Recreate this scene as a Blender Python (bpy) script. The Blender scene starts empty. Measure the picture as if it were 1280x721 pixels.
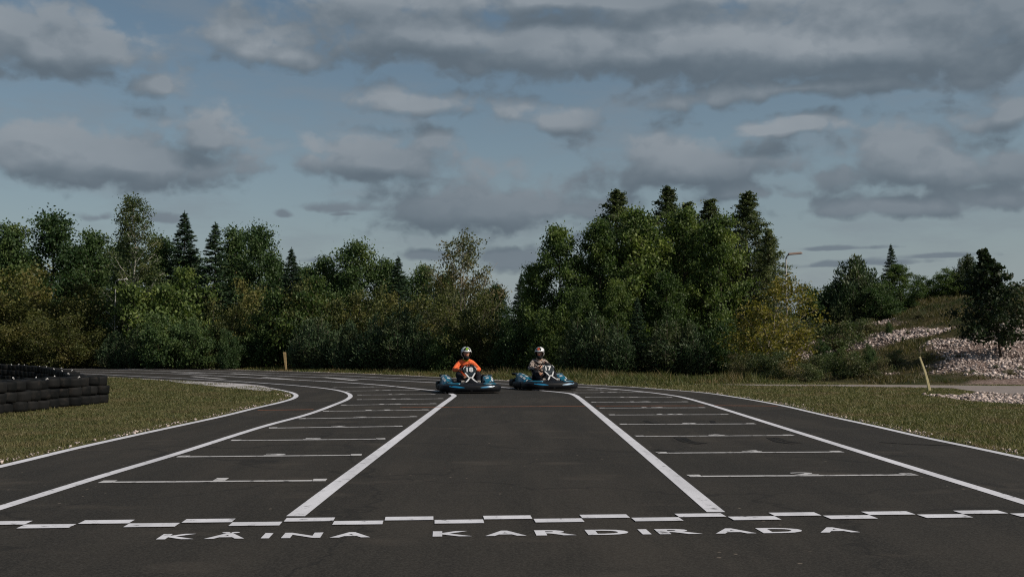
import bpy, bmesh, math, random
import numpy as np
from mathutils import Vector, Matrix, geometry, noise as mnoise

R = math.radians
rng = np.random.default_rng(7)
random.seed(7)
sc = bpy.context.scene
col = sc.collection

# ------------------------------------------------------------------ survey of the place
F = 1380.0; CX, CY, HOR = 640.0, 360.5, 436.5; CAMH = 1.0
TH = math.atan((HOR - CY) / F)
def ray(px, py):
    a = (px - CX) / F; b = -(py - CY) / F
    return Vector((a, math.cos(TH) - b * math.sin(TH), math.sin(TH) + b * math.cos(TH)))
def gp(px, py, z=0.0):
    d = ray(px, py); t = (z - CAMH) / d.z
    return Vector((d.x * t, d.y * t, z))
def at(px, py, Y):
    d = ray(px, py); t = Y / d.y
    return Vector((d.x * t, Y, CAMH + d.z * t))

# ------------------------------------------------------------------ helpers
def tag(o, label=None, cat=None, group=None, kind=None):
    if label: o['label'] = label
    if cat: o['category'] = cat
    if group: o['group'] = group
    if kind: o['kind'] = kind
    return o
def empty(name, loc=(0, 0, 0), rz=0.0):
    o = bpy.data.objects.new(name, None); col.objects.link(o)
    o.location = loc; o.rotation_euler = (0, 0, rz); o.empty_display_size = 0.2
    return o
def link(name, me, mat=None, parent=None, smooth=False):
    o = bpy.data.objects.new(name, me); col.objects.link(o)
    if mat is not None and len(me.materials) == 0: me.materials.append(mat)
    if parent: o.parent = parent
    if smooth: me.polygons.foreach_set('use_smooth', [True] * len(me.polygons))
    return o
def pymesh(name, v, f):
    me = bpy.data.meshes.new(name); me.from_pydata([tuple(p) for p in v], [], f); me.update(); return me
def npmesh(name, V, loops, sizes):
    me = bpy.data.meshes.new(name)
    V = np.asarray(V, np.float32); loops = np.asarray(loops, np.int32); sizes = np.asarray(sizes, np.int32)
    me.vertices.add(len(V)); me.vertices.foreach_set('co', V.ravel())
    me.loops.add(len(loops)); me.loops.foreach_set('vertex_index', loops)
    me.polygons.add(len(sizes))
    st = np.concatenate([[0], np.cumsum(sizes)[:-1]]).astype(np.int32)
    me.polygons.foreach_set('loop_start', st); me.polygons.foreach_set('loop_total', sizes)
    me.update(calc_edges=True); me.validate()
    return me
def ngons(name, V, k):
    n = len(V) // k
    return npmesh(name, V, np.arange(n * k), np.full(n, k))
class MB:
    def __init__(s): s.v = []; s.f = []
    def add(s, v, f):
        b = len(s.v); s.v += [Vector(p) for p in v]; s.f += [tuple(i + b for i in q) for q in f]
    def box(s, c, size, rot=None, taper=1.0):
        x, y, z = [k / 2 for k in size]
        v = [Vector((a * x * (taper if d > 0 else 1), b * y * (taper if d > 0 else 1), d * z)) for d in (-1, 1) for b in (-1, 1) for a in (-1, 1)]
        if rot is not None: v = [rot @ p for p in v]
        v = [p + Vector(c) for p in v]
        s.add(v, [(0, 2, 3, 1), (4, 5, 7, 6), (0, 1, 5, 4), (2, 6, 7, 3), (0, 4, 6, 2), (1, 3, 7, 5)])
    def tube(s, pts, rad, n=8, closed=False):
        pts = [Vector(p) for p in pts]; m = len(pts)
        rad = rad if hasattr(rad, '__len__') else [rad] * m
        rings = []; side = None
        for i, p in enumerate(pts):
            if closed: t = pts[(i + 1) % m] - pts[i - 1]
            else: t = pts[min(i + 1, m - 1)] - pts[max(i - 1, 0)]
            if t.length < 1e-9: t = Vector((0, 0, 1))
            t.normalize()
            if side is None: side = t.orthogonal().normalized()
            side = (side - t * side.dot(t))
            side = side.normalized() if side.length > 1e-6 else t.orthogonal().normalized()
            up = t.cross(side)
            rings.append([p + (side * math.cos(2 * math.pi * k / n) + up * math.sin(2 * math.pi * k / n)) * rad[i] for k in range(n)])
        v = [q for r in rings for q in r]; f = []
        for i in range(m if closed else m - 1):
            a = i * n; b = ((i + 1) % m) * n
            for k in range(n): f.append((a + k, a + (k + 1) % n, b + (k + 1) % n, b + k))
        if not closed: f += [tuple(range(n))[::-1], tuple((m - 1) * n + k for k in range(n))]
        s.add(v, f)
    def sweep(s, path, prof):
        """path: plan points (x,y[,z]); prof: list of (outward, z), or a function of the fraction"""
        m = len(path); P = [Vector((p[0], p[1], p[2] if len(p) > 2 else 0)) for p in path]; v = []
        for i, p in enumerate(P):
            t = P[min(i + 1, m - 1)] - P[max(i - 1, 0)]; t.z = 0; t.normalize()
            o = Vector((t.y, -t.x, 0))
            pr = prof(i / (m - 1)) if callable(prof) else prof
            for a, z in pr: v.append(p + o * a + Vector((0, 0, z)))
        k = len(prof(0) if callable(prof) else prof); f = []
        for i in range(m - 1):
            for j in range(k): f.append((i * k + j, i * k + (j + 1) % k, (i + 1) * k + (j + 1) % k, (i + 1) * k + j))
        f += [tuple(range(k))[::-1], tuple((m - 1) * k + j for j in range(k))]
        s.add(v, f)
    def build(s, name, mat, parent=None, smooth=False, bevel=0, sub=0):
        me = pymesh(name, s.v, s.f)
        bm = bmesh.new(); bm.from_mesh(me); bmesh.ops.recalc_face_normals(bm, faces=bm.faces); bm.to_mesh(me); bm.free()
        o = link(name, me, mat, parent, smooth)
        if bevel:
            b = o.modifiers.new('bevel', 'BEVEL'); b.width = bevel; b.segments = 2; b.limit_method = 'ANGLE'
        if sub:
            b = o.modifiers.new('sub', 'SUBSURF'); b.levels = sub; b.render_levels = sub
        return o
def crom(P, step=0.4):
    P = [Vector(p) for p in P]; out = []
    for i in range(len(P) - 1):
        p0 = P[i - 1] if i else P[0] * 2 - P[1]; p1, p2 = P[i], P[i + 1]
        p3 = P[i + 2] if i + 2 < len(P) else P[-1] * 2 - P[-2]
        n = max(2, int((p2 - p1).length / step))
        n = min(n, 24)
        # centripetal parametrisation keeps tight bends clean
        t0 = 0; t1 = t0 + max((p1 - p0).length ** .5, 1e-4); t2 = t1 + max((p2 - p1).length ** .5, 1e-4); t3 = t2 + max((p3 - p2).length ** .5, 1e-4)
        for k in range(n):
            t = t1 + (t2 - t1) * k / n
            A1 = p0 * ((t1 - t) / (t1 - t0)) + p1 * ((t - t0) / (t1 - t0))
            A2 = p1 * ((t2 - t) / (t2 - t1)) + p2 * ((t - t1) / (t2 - t1))
            A3 = p2 * ((t3 - t) / (t3 - t2)) + p3 * ((t - t2) / (t3 - t2))
            B1 = A1 * ((t2 - t) / (t2 - t0)) + A2 * ((t - t0) / (t2 - t0))
            B2 = A2 * ((t3 - t) / (t3 - t1)) + A3 * ((t - t1) / (t3 - t1))
            out.append(B1 * ((t2 - t) / (t2 - t1)) + B2 * ((t - t1) / (t2 - t1)))
    out.append(P[-1]); return out

# ------------------------------------------------------------------ materials
def newmat(name):
    m = bpy.data.materials.new(name); m.use_nodes = True
    nt = m.node_tree; b = nt.nodes['Principled BSDF']
    return m, nt, b
def mixc(nt, fac, a, b):
    n = nt.nodes.new('ShaderNodeMix'); n.data_type = 'RGBA'
    for sock, val in ((n.inputs[0], fac), (n.inputs[6], a), (n.inputs[7], b)):
        if hasattr(val, 'links'): nt.links.new(val, sock)
        elif isinstance(val, (tuple, list)): sock.default_value = (*val[:3], 1)
        else: sock.default_value = val
    return n.outputs[2]
def ramp(nt, src, stops):
    n = nt.nodes.new('ShaderNodeValToRGB'); nt.links.new(src, n.inputs[0])
    e = n.color_ramp.elements
    while len(e) < len(stops): e.new(0.5)
    for el, (p, c) in zip(e, stops):
        el.position = p; el.color = (c, c, c, 1) if not isinstance(c, (tuple, list)) else (*c, 1)
    return n.outputs[0]
def tnoise(nt, scale, detail=4, rough=.55, vec=None, dist=0):
    n = nt.nodes.new('ShaderNodeTexNoise'); n.inputs['Scale'].default_value = scale
    n.inputs['Detail'].default_value = detail; n.inputs['Roughness'].default_value = rough; n.inputs['Distortion'].default_value = dist
    if vec is not None: nt.links.new(vec, n.inputs['Vector'])
    return n.outputs['Fac']
def pos(nt):
    return nt.nodes.new('ShaderNodeNewGeometry').outputs['Position']
def mapped(nt, vec, scale):
    m = nt.nodes.new('ShaderNodeMapping'); m.inputs['Scale'].default_value = scale; nt.links.new(vec, m.inputs['Vector']); return m.outputs[0]
def bump(nt, b, h, strength=.3, dist=.02):
    n = nt.nodes.new('ShaderNodeBump'); n.inputs['Strength'].default_value = strength; n.inputs['Distance'].default_value = dist
    nt.links.new(h, n.inputs['Height']); nt.links.new(n.outputs[0], b.inputs['Normal'])
def simple(name, c, rough=.6, metal=0, var=.15, scale=20, spec=.5, coat=0):
    m, nt, b = newmat(name)
    tc = nt.nodes.new('ShaderNodeTexCoord').outputs['Object']
    spec = min(spec, .5 if rough < .5 else .18)
    n = tnoise(nt, scale, 4, .6, tc)
    lo = tuple(k * (1 - var) for k in c); hi = tuple(min(1, k * (1 + var)) for k in c)
    nt.links.new(mixc(nt, ramp(nt, n, [(.3, 0.0), (.7, 1.0)]), lo, hi), b.inputs['Base Color'])
    b.inputs['Roughness'].default_value = rough; b.inputs['Metallic'].default_value = metal
    b.inputs['Specular IOR Level'].default_value = spec; b.inputs['Coat Weight'].default_value = coat
    return m

def leafmat(name, c1, c2, c3=None, trans=.35, patch=.8):
    """c1..c2 leaf to leaf, c3 a third leaf colour that comes in patches of the crown"""
    m, nt, b = newmat(name)
    g = nt.nodes.new('ShaderNodeNewGeometry'); oi = nt.nodes.new('ShaderNodeObjectInfo')
    base = mixc(nt, g.outputs['Random Per Island'], c1, c2)
    if c3:
        n = tnoise(nt, patch, 2, .5, g.outputs['Position'])
        base = mixc(nt, ramp(nt, n, [(.5, 0.0), (.66, 1.0)]), base, c3)
    hs = nt.nodes.new('ShaderNodeHueSaturation'); nt.links.new(base, hs.inputs['Color'])
    mr = nt.nodes.new('ShaderNodeMapRange'); nt.links.new(oi.outputs['Random'], mr.inputs[0]); mr.inputs[3].default_value = .75; mr.inputs[4].default_value = 1.3
    nt.links.new(mr.outputs[0], hs.inputs['Value'])
    mr2 = nt.nodes.new('ShaderNodeMapRange'); nt.links.new(oi.outputs['Random'], mr2.inputs[0]); mr2.inputs[3].default_value = .515; mr2.inputs[4].default_value = .487
    nt.links.new(mr2.outputs[0], hs.inputs['Hue'])
    nt.links.new(hs.outputs[0], b.inputs['Base Color'])
    b.inputs['Roughness'].default_value = .55; b.inputs['Specular IOR Level'].default_value = .25
    tr = nt.nodes.new('ShaderNodeBsdfTranslucent')
    br = nt.nodes.new('ShaderNodeMix'); br.data_type = 'RGBA'; br.blend_type = 'MULTIPLY'; br.inputs[0].default_value = 1
    nt.links.new(hs.outputs[0], br.inputs[6]); br.inputs[7].default_value = (1.0, 1.15, .70, 1)
    nt.links.new(br.outputs[2], tr.inputs[0])
    mx = nt.nodes.new('ShaderNodeMixShader'); mx.inputs[0].default_value = trans
    nt.links.new(b.outputs[0], mx.inputs[1]); nt.links.new(tr.outputs[0], mx.inputs[2])
    nt.links.new(mx.outputs[0], nt.nodes['Material Output'].inputs[0])
    return m

def make_asphalt():
    m, nt, b = newmat('asphalt'); P = pos(nt)
    big = tnoise(nt, .22, 5, .6, P, .4)
    streak = tnoise(nt, 1.0, 5, .65, mapped(nt, P, (1.9, .22, 1)))
    c = mixc(nt, ramp(nt, big, [(.32, 0.0), (.7, 1.0)]), (.0135, .0130, .0118), (.0370, .0325, .0275))
    c = mixc(nt, ramp(nt, streak, [(.42, 0.0), (.60, .7)]), c, (.0125, .012, .0112))
    blot = tnoise(nt, 1.6, 3, .5, mapped(nt, P, (.6, 1.0, 1)))
    c = mixc(nt, ramp(nt, blot, [(.60, 0.0), (.72, .55)]), c, (.055, .047, .039))
    fine = tnoise(nt, 75, 4, .8, P)
    c = mixc(nt, ramp(nt, fine, [(.42, 0.0), (.72, .75)]), c, (.062, .058, .051))
    # pale grit lying on the surface
    v = nt.nodes.new('ShaderNodeTexVoronoi'); v.inputs['Scale'].default_value = 5.0; nt.links.new(P, v.inputs['Vector'])
    gritm = tnoise(nt, .8, 3, .5, P)
    sep = nt.nodes.new('ShaderNodeMath'); sep.operation = 'MULTIPLY'
    nt.links.new(ramp(nt, v.outputs['Distance'], [(.045, 1.0), (.065, 0.0)]), sep.inputs[0]); nt.links.new(ramp(nt, gritm, [(.5, 0.0), (.6, 1.0)]), sep.inputs[1])
    c = mixc(nt, sep.outputs[0], c, (.17, .145, .12))
    # hairline cracks and old tyre scuffs
    w = nt.nodes.new('ShaderNodeTexVoronoi'); w.feature = 'DISTANCE_TO_EDGE'; w.inputs['Scale'].default_value = .32
    warp = nt.nodes.new('ShaderNodeTexNoise'); warp.inputs['Scale'].default_value = 1.2; warp.inputs['Detail'].default_value = 6; nt.links.new(P, warp.inputs['Vector'])
    va = nt.nodes.new('ShaderNodeVectorMath'); va.operation = 'MULTIPLY_ADD'; nt.links.new(warp.outputs['Color'], va.inputs[0]); va.inputs[1].default_value = (1.5, 1.5, 0); nt.links.new(P, va.inputs[2])
    nt.links.new(va.outputs[0], w.inputs['Vector'])
    c = mixc(nt, ramp(nt, w.outputs['Distance'], [(.002, .5), (.007, 0.0)]), c, (.010, .010, .010))
    nt.links.new(c, b.inputs['Base Color'])
    nt.links.new(ramp(nt, big, [(.3, .82), (.7, .95)]), b.inputs['Roughness']); b.inputs['Specular IOR Level'].default_value = .12
    bump(nt, b, fine, .5, .004)
    return m
def make_paint(name, c, wear=.38):
    m, nt, b = newmat(name); P = pos(nt)
    n = tnoise(nt, 9, 8, .75, P); s = tnoise(nt, 1.3, 5, .6, mapped(nt, P, (3.2, .5, 1)))
    cc = mixc(nt, ramp(nt, s, [(.35, 0.0), (.75, 1.0)]), c, tuple(k * .72 for k in c))
    cc = mixc(nt, ramp(nt, n, [(wear - .04, .9), (wear + .05, 0.0)]), cc, (.045, .043, .04))
    nt.links.new(cc, b.inputs['Base Color']); b.inputs['Roughness'].default_value = .7
    bump(nt, b, tnoise(nt, 150, 2, .6, P), .3, .003)
    return m
def make_grass():
    m, nt, b = newmat('turf'); P = pos(nt)
    n = tnoise(nt, .7, 6, .65, P); f = tnoise(nt, 14, 6, .75, P); p2 = tnoise(nt, .25, 3, .5, P)
    c = mixc(nt, ramp(nt, n, [(.35, 0.0), (.65, 1.0)]), (.075, .075, .026), (.135, .11, .05))
    c = mixc(nt, ramp(nt, f, [(.4, 0.0), (.68, 1.0)]), c, (.035, .04, .015))
    c = mixc(nt, ramp(nt, p2, [(.62, 0.0), (.72, .6)]), c, (.11, .08, .05))
    nt.links.new(c, b.inputs['Base Color']); b.inputs['Roughness'].default_value = .95; b.inputs['Specular IOR Level'].default_value = .1
    bump(nt, b, f, .8, .04)
    return m
def make_hillmat():
    m, nt, b = newmat('hillside_soil'); P = pos(nt)
    at_ = nt.nodes.new('ShaderNodeAttribute'); at_.attribute_name = 'gravel'
    f = tnoise(nt, 9, 6, .75, P); n = tnoise(nt, .9, 5, .6, P)
    g = mixc(nt, ramp(nt, n, [(.4, 0.0), (.62, 1.0)]), (.035, .042, .016), (.085, .065, .032))
    g = mixc(nt, ramp(nt, f, [(.4, 0.0), (.7, 1.0)]), g, (.022, .026, .010))
    s = mixc(nt, ramp(nt, f, [(.35, 0.0), (.65, 1.0)]), (.075, .05, .040), (.30, .23, .205))
    c = mixc(nt, at_.outputs['Fac'], g, s)
    nt.links.new(c, b.inputs['Base Color']); b.inputs['Roughness'].default_value = .95; b.inputs['Specular IOR Level'].default_value = .1
    bump(nt, b, f, .9, .08)
    return m

def rubbermat():
    m, nt, b = newmat('tyre_rubber'); oi = nt.nodes.new('ShaderNodeObjectInfo'); tc = nt.nodes.new('ShaderNodeTexCoord').outputs['Object']
    base = mixc(nt, oi.outputs['Random'], (.0025, .0032, .0036), (.0095, .0098, .0100))
    d = tnoise(nt, 7, 5, .65, pos(nt))
    nt.links.new(mixc(nt, ramp(nt, d, [(.54, 0.0), (.76, .45)]), base, (.040, .033, .028)), b.inputs['Base Color'])
    b.inputs['Roughness'].default_value = .7; b.inputs['Specular IOR Level'].default_value = .12
    bump(nt, b, tnoise(nt, 60, 3, .6, tc), .4, .006)
    return m
M = dict(
    asphalt=make_asphalt(), paint=make_paint('white_road_paint', (.60, .61, .66)),
    thin=make_paint('worn_white_paint', (.46, .46, .47), .42), kerb=make_paint('kerb_paint', (.42, .40, .41), .42),
    orange_line=make_paint('orange_line_paint', (.26, .09, .035), .40),
    grass=make_grass(), hill=make_hillmat(),
    rubber=rubbermat(),
    kart_tyre=simple('kart_tyre_rubber', (.012, .012, .012), .6),
    black=simple('black_plastic', (.005, .006, .008), .52, 0, .3, 12, .18),
    blue=simple('teal_blue_bodywork', (.003, .105, .175), .34, 0, .15, 8, .5, .3),
    bluedark=simple('dark_blue_panel', (.005, .014, .022), .6, 0, .2, 8, .5, .3),
    accent=simple('blue_accent', (.008, .17, .34), .35),
    white=simple('white_plastic', (.52, .53, .54), .4),
    steel=simple('steel_tube', (.25, .25, .26), .35, .9, .15, 30),
    alloy=simple('alloy_rim', (.3, .3, .31), .35, .9),
    engine=simple('engine_metal', (.06, .06, .065), .5, .5),
    skin=simple('skin', (.42, .23, .16), .55, 0, .08, 12),
    orange=simple('orange_jacket_cloth', (.90, .17, .06), .8, 0, .18, 9),
    trousers=simple('black_trouser_cloth', (.009, .010, .014), .85, 0, .25, 10),
    shoe=simple('tan_shoe', (.16, .10, .075), .7), sole=simple('pale_sole', (.45, .42, .38), .7),
    glove=simple('black_glove', (.012, .012, .013), .8),
    balaclava=simple('black_neck_cloth', (.010, .010, .011), .85),
    lime=simple('lime_paint', (.22, .40, .02), .3, 0, .05, 8, .5, .5), orange_p=simple('orange_red_paint', (.62, .10, .03), .3, 0, .05, 8, .5, .5),
    helm_w=simple('helmet_white', (.66, .67, .68), .25, 0, .04, 8, .5, .6), helm_b=simple('helmet_black', (.011, .012, .012), .25, 0, .1, 8, .5, .6),
    cream=simple('cream_cloth', (.42, .36, .28), .8),
    glint=simple('white_glint', (.6, .6, .6), .35),  # white for the modelled highlights on the barrier tyres
    galv=simple('galvanised_pole', (.24, .24, .235), .5, .3), lampgrey=simple('lamp_head_grey', (.5, .5, .5), .4),
    rustlamp=simple('brownish_lamp_head', (.26, .19, .16), .5),
    wood=simple('weathered_wood', (.34, .25, .13), .85, 0, .35, 14), yellowpost=simple('yellow_green_post', (.60, .52, .30), .6, 0, .2, 7),
    red=simple('orange_red_strip', (.50, .09, .04), .7),
    bark=simple('bark', (.06, .05, .04), .9, 0, .35, 9), palebark=simple('pale_bark', (.26, .23, .19), .85, 0, .4, 5),
    birchbark=simple('birch_bark', (.46, .44, .40), .8, 0, .45, 6),
    path=simple('pale_path', (.20, .175, .165), .95, 0, .18, 3),
    stone=simple('limestone', (.42, .35, .32), .9, 0, .3, 2.0),
)
def camo():
    m, nt, b = newmat('patterned_shirt_cloth'); tc = nt.nodes.new('ShaderNodeTexCoord').outputs['Object']
    n = tnoise(nt, 7.5, 2, .5, mapped(nt, tc, (1, 1, 2.2)), 1.0)
    r = ramp(nt, n, [(.0, (.012, .010, .010)), (.45, (.012, .010, .010)), (.475, (.20, .15, .125)), (.52, (.50, .43, .39)), (.60, (.40, .33, .29)), (.63, (.03, .022, .02))])
    nt.links.new(r, b.inputs['Base Color']); b.inputs['Roughness'].default_value = .85
    return m
M['camo'] = camo()
for k_ in ('camo', 'orange', 'trousers'):
    nt_ = M[k_].node_tree; tc_ = nt_.nodes.new('ShaderNodeTexCoord').outputs['Object']
    bump(nt_, nt_.nodes['Principled BSDF'], tnoise(nt_, 9, 3, .6, mapped(nt_, tc_, (1, 1, 2.2)), 1.4), 1.0, .06)

# ------------------------------------------------------------------ land
def hillh(X, Y):
    cr = np.interp(X, [9.5, 13, 15, 17, 19.6, 23.2, 30, 60, 120], [0, 1.3, 2.1, 2.6, 3.35, 3.85, 4.2, 4.6, 4.6])
    t = np.clip((Y - 31.6) / 19.0, 0, 1); t = t * (1.55 - .55 * t)
    return cr * t
def vnoise(X, Y, s, seed=0):
    return np.array([mnoise.fractal(Vector((x * s + seed, y * s - seed, seed * .37)), 1.0, 2.1, 4) for x, y in zip(np.ravel(X), np.ravel(Y))]).reshape(np.shape(X))
def gz(x, y):
    if x < 9.5 or y < 31.6: return 0.0
    return float(hillh(np.array(x), np.array(y)))

s_ = 900
g = link('ground', pymesh('ground', [(-s_, -60, 0), (s_, -60, 0), (s_, 1500, 0), (-s_, 1500, 0)], [(0, 1, 2, 3)]), M['grass'])
tag(g, kind='structure')

# hill
xs = np.arange(8.5, 90, .45); ys = np.arange(30.6, 95, .45)
GX, GY = np.meshgrid(xs, ys); nz = vnoise(GX, GY, .35, 3.1)
edge = np.clip((GX - 8.5) / 3, 0, 1) * np.clip((GY - 30.8) / 2.5, 0, 1)
GZ = hillh(GX, GY) + nz * .22 * edge + vnoise(GX, GY, 1.6, 8.0) * .06 * edge - .06 * (1 - np.clip(edge * 3, 0, 1))
nzg = vnoise(GX, GY, .28, 5.5); nzf = vnoise(GX * .5, GY * 1.6, .9, 2.2)
def gravel_mask(X, Y, n1, n2):
    a = np.clip((X - 12.6 - (Y - 33) * .16) / 1.6, 0, 1) * np.clip((42.0 + (X - 17) * .35 - Y) / 2.0, 0, 1)      # main scree
    b = np.clip((X - 11.0) / .8, 0, 1) * np.clip((17.5 - X) / 1.5, 0, 1) * np.clip((Y - 41.5) / 1, 0, 1) * np.clip((48.5 - Y) / 1.5, 0, 1) * .78
    return np.clip((np.maximum(a, b) * 1.35 + n1 * .65 + n2 * .8 - .45) * 2.4, 0, 1)
GM = gravel_mask(GX, GY, nzg, nzf)
strip = np.sin(GY * 1.55 + GX * .42 + nzg * 3.0) * .5 + .5
GM = GM * np.clip(1.35 - 1.5 * strip ** 3 * np.clip((GY - 39) / 2, 0, 1), 0, 1)
nyx = GX.shape; V = np.stack([GX, GY, GZ], -1).reshape(-1, 3)
idx = np.arange(V.shape[0]).reshape(nyx)
Q = np.stack([idx[:-1, :-1], idx[:-1, 1:], idx[1:, 1:], idx[1:, :-1]], -1).reshape(-1, 4)
hm = npmesh('hill', V, Q.ravel(), np.full(len(Q), 4))
a_ = hm.attributes.new('gravel', 'FLOAT', 'POINT'); a_.data.foreach_set('value', GM.ravel().astype(np.float32))
hill = link('hill', hm, M['hill'], smooth=True); tag(hill, kind='structure')
def grid_lookup(x, y, A):
    i = np.clip(((x - xs[0]) / .45), 0, len(xs) - 1.001); j = np.clip(((y - ys[0]) / .45), 0, len(ys) - 1.001)
    i0 = i.astype(int); j0 = j.astype(int); fi = i - i0; fj = j - j0
    return (A[j0, i0] * (1 - fi) * (1 - fj) + A[j0, i0 + 1] * fi * (1 - fj) + A[j0 + 1, i0] * (1 - fi) * fj + A[j0 + 1, i0 + 1] * fi * fj)

# ------------------------------------------------------------------ track
def G(l): return [gp(*p) for p in l]
outer = [Vector((-120, 84, 0)), Vector((-70, 79, 0)), Vector((-42, 71.5, 0))] + G([(100, 458.9), (264, 461.3), (340, 463.6), (400, 465.3), (450, 467), (500, 469), (545, 471.2), (624, 475.3), (720, 480.2), (790, 483.6), (835, 487), (880, 490.5), (927, 497), (983, 507), (1036, 519), (1099, 532.5), (1161, 546.5), (1224, 559.3), (1280, 571)])
outer += [Vector((outer[-1].x + .02, 4, 0)), Vector((outer[-1].x + .02, -20, 0))]
inner = [Vector((-120, 58, 0)), Vector((-60, 57, 0)), Vector((-30, 51, 0)), Vector((-20, 45.5, 0))] + G([(133, 471.2), (194, 474.5), (252, 477.5), (299, 481.0), (330, 484.8), (350, 488.4), (361, 491.2), (365.5, 494.5), (361, 498.3), (346, 502.8), (311, 510.8), (273.4, 520), (180, 540), (84, 561), (0, 581)])
inner += [Vector((inner[-1].x, 4, 0)), Vector((inner[-1].x, -20, 0))]
OUT = crom(outer, .5); INN = crom(inner, .3)
def polymesh(name, pts, z):
    pts = [Vector((p[0], p[1], z)) for p in pts]
    tris = geometry.tessellate_polygon([pts])
    return pymesh(name, pts, [tuple(t) for t in tris])
def flipup(me):
    bm = bmesh.new(); bm.from_mesh(me)
    for f in bm.faces:
        if f.normal.z < 0: f.normal_flip()
    bm.to_mesh(me); bm.free()
tm = polymesh('race_track', OUT + INN[::-1], .004); flipup(tm)
track = link('race_track', tm, M['asphalt']); tag(track, kind='structure')

def ribbon(name, pts, w, z, mat, off=0.0, jag=0.0):
    v = []; f = []; n = len(pts)
    for i, p in enumerate(pts):
        t = (pts[min(i + 1, n - 1)] - pts[max(i - 1, 0)]); t.z = 0; t.normalize(); o = Vector((t.y, -t.x, 0))
        ww = w(i / (n - 1), p) if callable(w) else w
        j = random.uniform(-jag, jag)
        v += [Vector((p.x, p.y, z)) + o * (off - ww / 2 + j), Vector((p.x, p.y, z)) + o * (off + ww / 2 + j * .5)]
        if i: f.append((2 * i - 2, 2 * i - 1, 2 * i + 1, 2 * i))
    me = pymesh(name, v, f); flipup(me)
    return link(name, me, mat, track)
# edge lines and lane lines, all wrapping round the bend
ribbon('edge_line', OUT, .09, .0075, M['paint'], off=.08)
ribbon('edge_line', INN, .10, .0075, M['paint'], off=-.08)
D_ = [Vector((-60, 62, 0)), Vector((-32, 56, 0)), Vector((-22, 50, 0))] + G([(200, 471.6), (264, 474.8), (299, 476.8), (330, 478.9), (375, 482.3), (413, 486.4), (431, 490.2), (438, 494.6), (434, 499.2), (420, 505.2), (384, 518.3), (330, 533), (210, 571), (131, 594.5), (0, 635.5)])
D_.append(D_[-1] + (D_[-1] - D_[-2]) * 3)
A_ = [Vector((-62, 66, 0)), Vector((-36, 60, 0))] + G([(200, 466.5), (264, 469.3), (340, 473.3), (420, 477.4), (472, 481), (520, 485.9), (545, 488.6), (560, 491.2), (567.5, 494.2), (564, 497.8), (553, 505.8), (520, 531), (460, 576.5), (410, 614.5), (369.5, 646.0)])
C_ = [Vector((-64, 70, 0)), Vector((-38, 65, 0))] + G([(200, 463.7), (264, 466.3), (340, 469.4), (430, 472.9), (490, 475.6), (545, 478.3), (625, 483.9), (670, 487.6), (700, 490.4), (712, 491.9), (719, 494.4), (724, 497.8), (731, 503.4), (760, 527.6), (830, 586.2), (895, 640.8)])
B_ = [Vector((-66, 74, 0)), Vector((-40, 68.5, 0))] + G([(200, 461.8), (264, 463.6), (340, 466.6), (430, 469.6), (486, 472.4), (545, 474.7), (625, 479.4), (720, 483.3), (745, 484.7), (797, 489), (844, 494.9), (882, 504.5), (900, 510), (1000, 541.5), (1160, 591.5), (1280, 628.5)])
B_.append(B_[-1] + (B_[-1] - B_[-2]) * 3)
for P_, w_ in ((D_, .095), (A_, .112), (C_, .112), (B_, .10)):
    ribbon('lane_line', crom(P_, .35), w_, .0070, M['paint'])
# broad painted kerb inside the hairpin
kp = G([(225, 475.6), (252, 477.5), (299, 481.0), (330, 484.8), (352, 488.8)])
ribbon('painted_kerb', crom(kp, .3), lambda t, p: .10 + 1.15 * math.sin(math.pi * t) ** .8, .0125, M['kerb'], off=.32)
# orange timing line
for a, b in (((322, 513), (392, 512.0)), ((500, 509.4), (731, 507.8)), ((745, 507.6), (880, 507.2)), ((893, 507.0), (972, 507.6))):
    ribbon('timing_line', [gp(*a), gp(*b)], .09, .0072, M['orange_line'])
# start line of two staggered rows of blocks
def quad(mb, a, b, c, d): mb.add([a, b, c, d], [(0, 1, 2, 3)])
mb = MB()
P0 = gp(0, 657.3); P1 = gp(1280, 642.8); ax = (P1 - P0).normalized(); wid = (gp(665, 648) - gp(604, 648)).length
nrm = Vector((-ax.y, ax.x, 0)); kk = P0 + ax * ((gp(604, 648.5) - P0).dot(ax))
z = Vector((0, 0, .0092))
dep = .134
for i in range(-16, 14):
    s0 = kk + ax * (wid * 1.003 * i) + z
    j = .0 if i % 2 == 0 else -dep - .004
    quad(mb, s0 + nrm * j + ax * .003, s0 + nrm * j + ax * (wid - .003), s0 + nrm * (j + dep) + ax * (wid - .003), s0 + nrm * (j + dep) + ax * .003)
o = mb.build('start_line', M['paint'], track)
# lettering
def textmesh(s, bold=.0):
    cu = bpy.data.curves.new('t', 'FONT'); cu.body = s; cu.offset = bold; cu.resolution_u = 3
    ob = bpy.data.objects.new('t', cu); col.objects.link(ob); bpy.context.view_layer.update()
    me = bpy.data.meshes.new_from_object(ob.evaluated_get(bpy.context.evaluated_depsgraph_get()))
    bpy.data.objects.remove(ob); bpy.data.curves.remove(cu)
    return me
def fit(me, x0, x1, y0, y1):
    V = np.array([v.co[:] for v in me.vertices]); mn = V.min(0); mx = V.max(0)
    sx = (x1 - x0) / max(mx[0] - mn[0], 1e-6); sy = (y1 - y0) / max(mx[1] - mn[1], 1e-6)
    V[:, 0] = (V[:, 0] - mn[0]) * sx + x0; V[:, 1] = (V[:, 1] - mn[1]) * sy + y0
    return V, [tuple(p.vertices) for p in me.polygons]
T0 = gp(194, 675.4); T1 = gp(1069, 666.3); tax = (T1 - T0).normalized(); tn = Vector((-tax.y, tax.x, 0))
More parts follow.
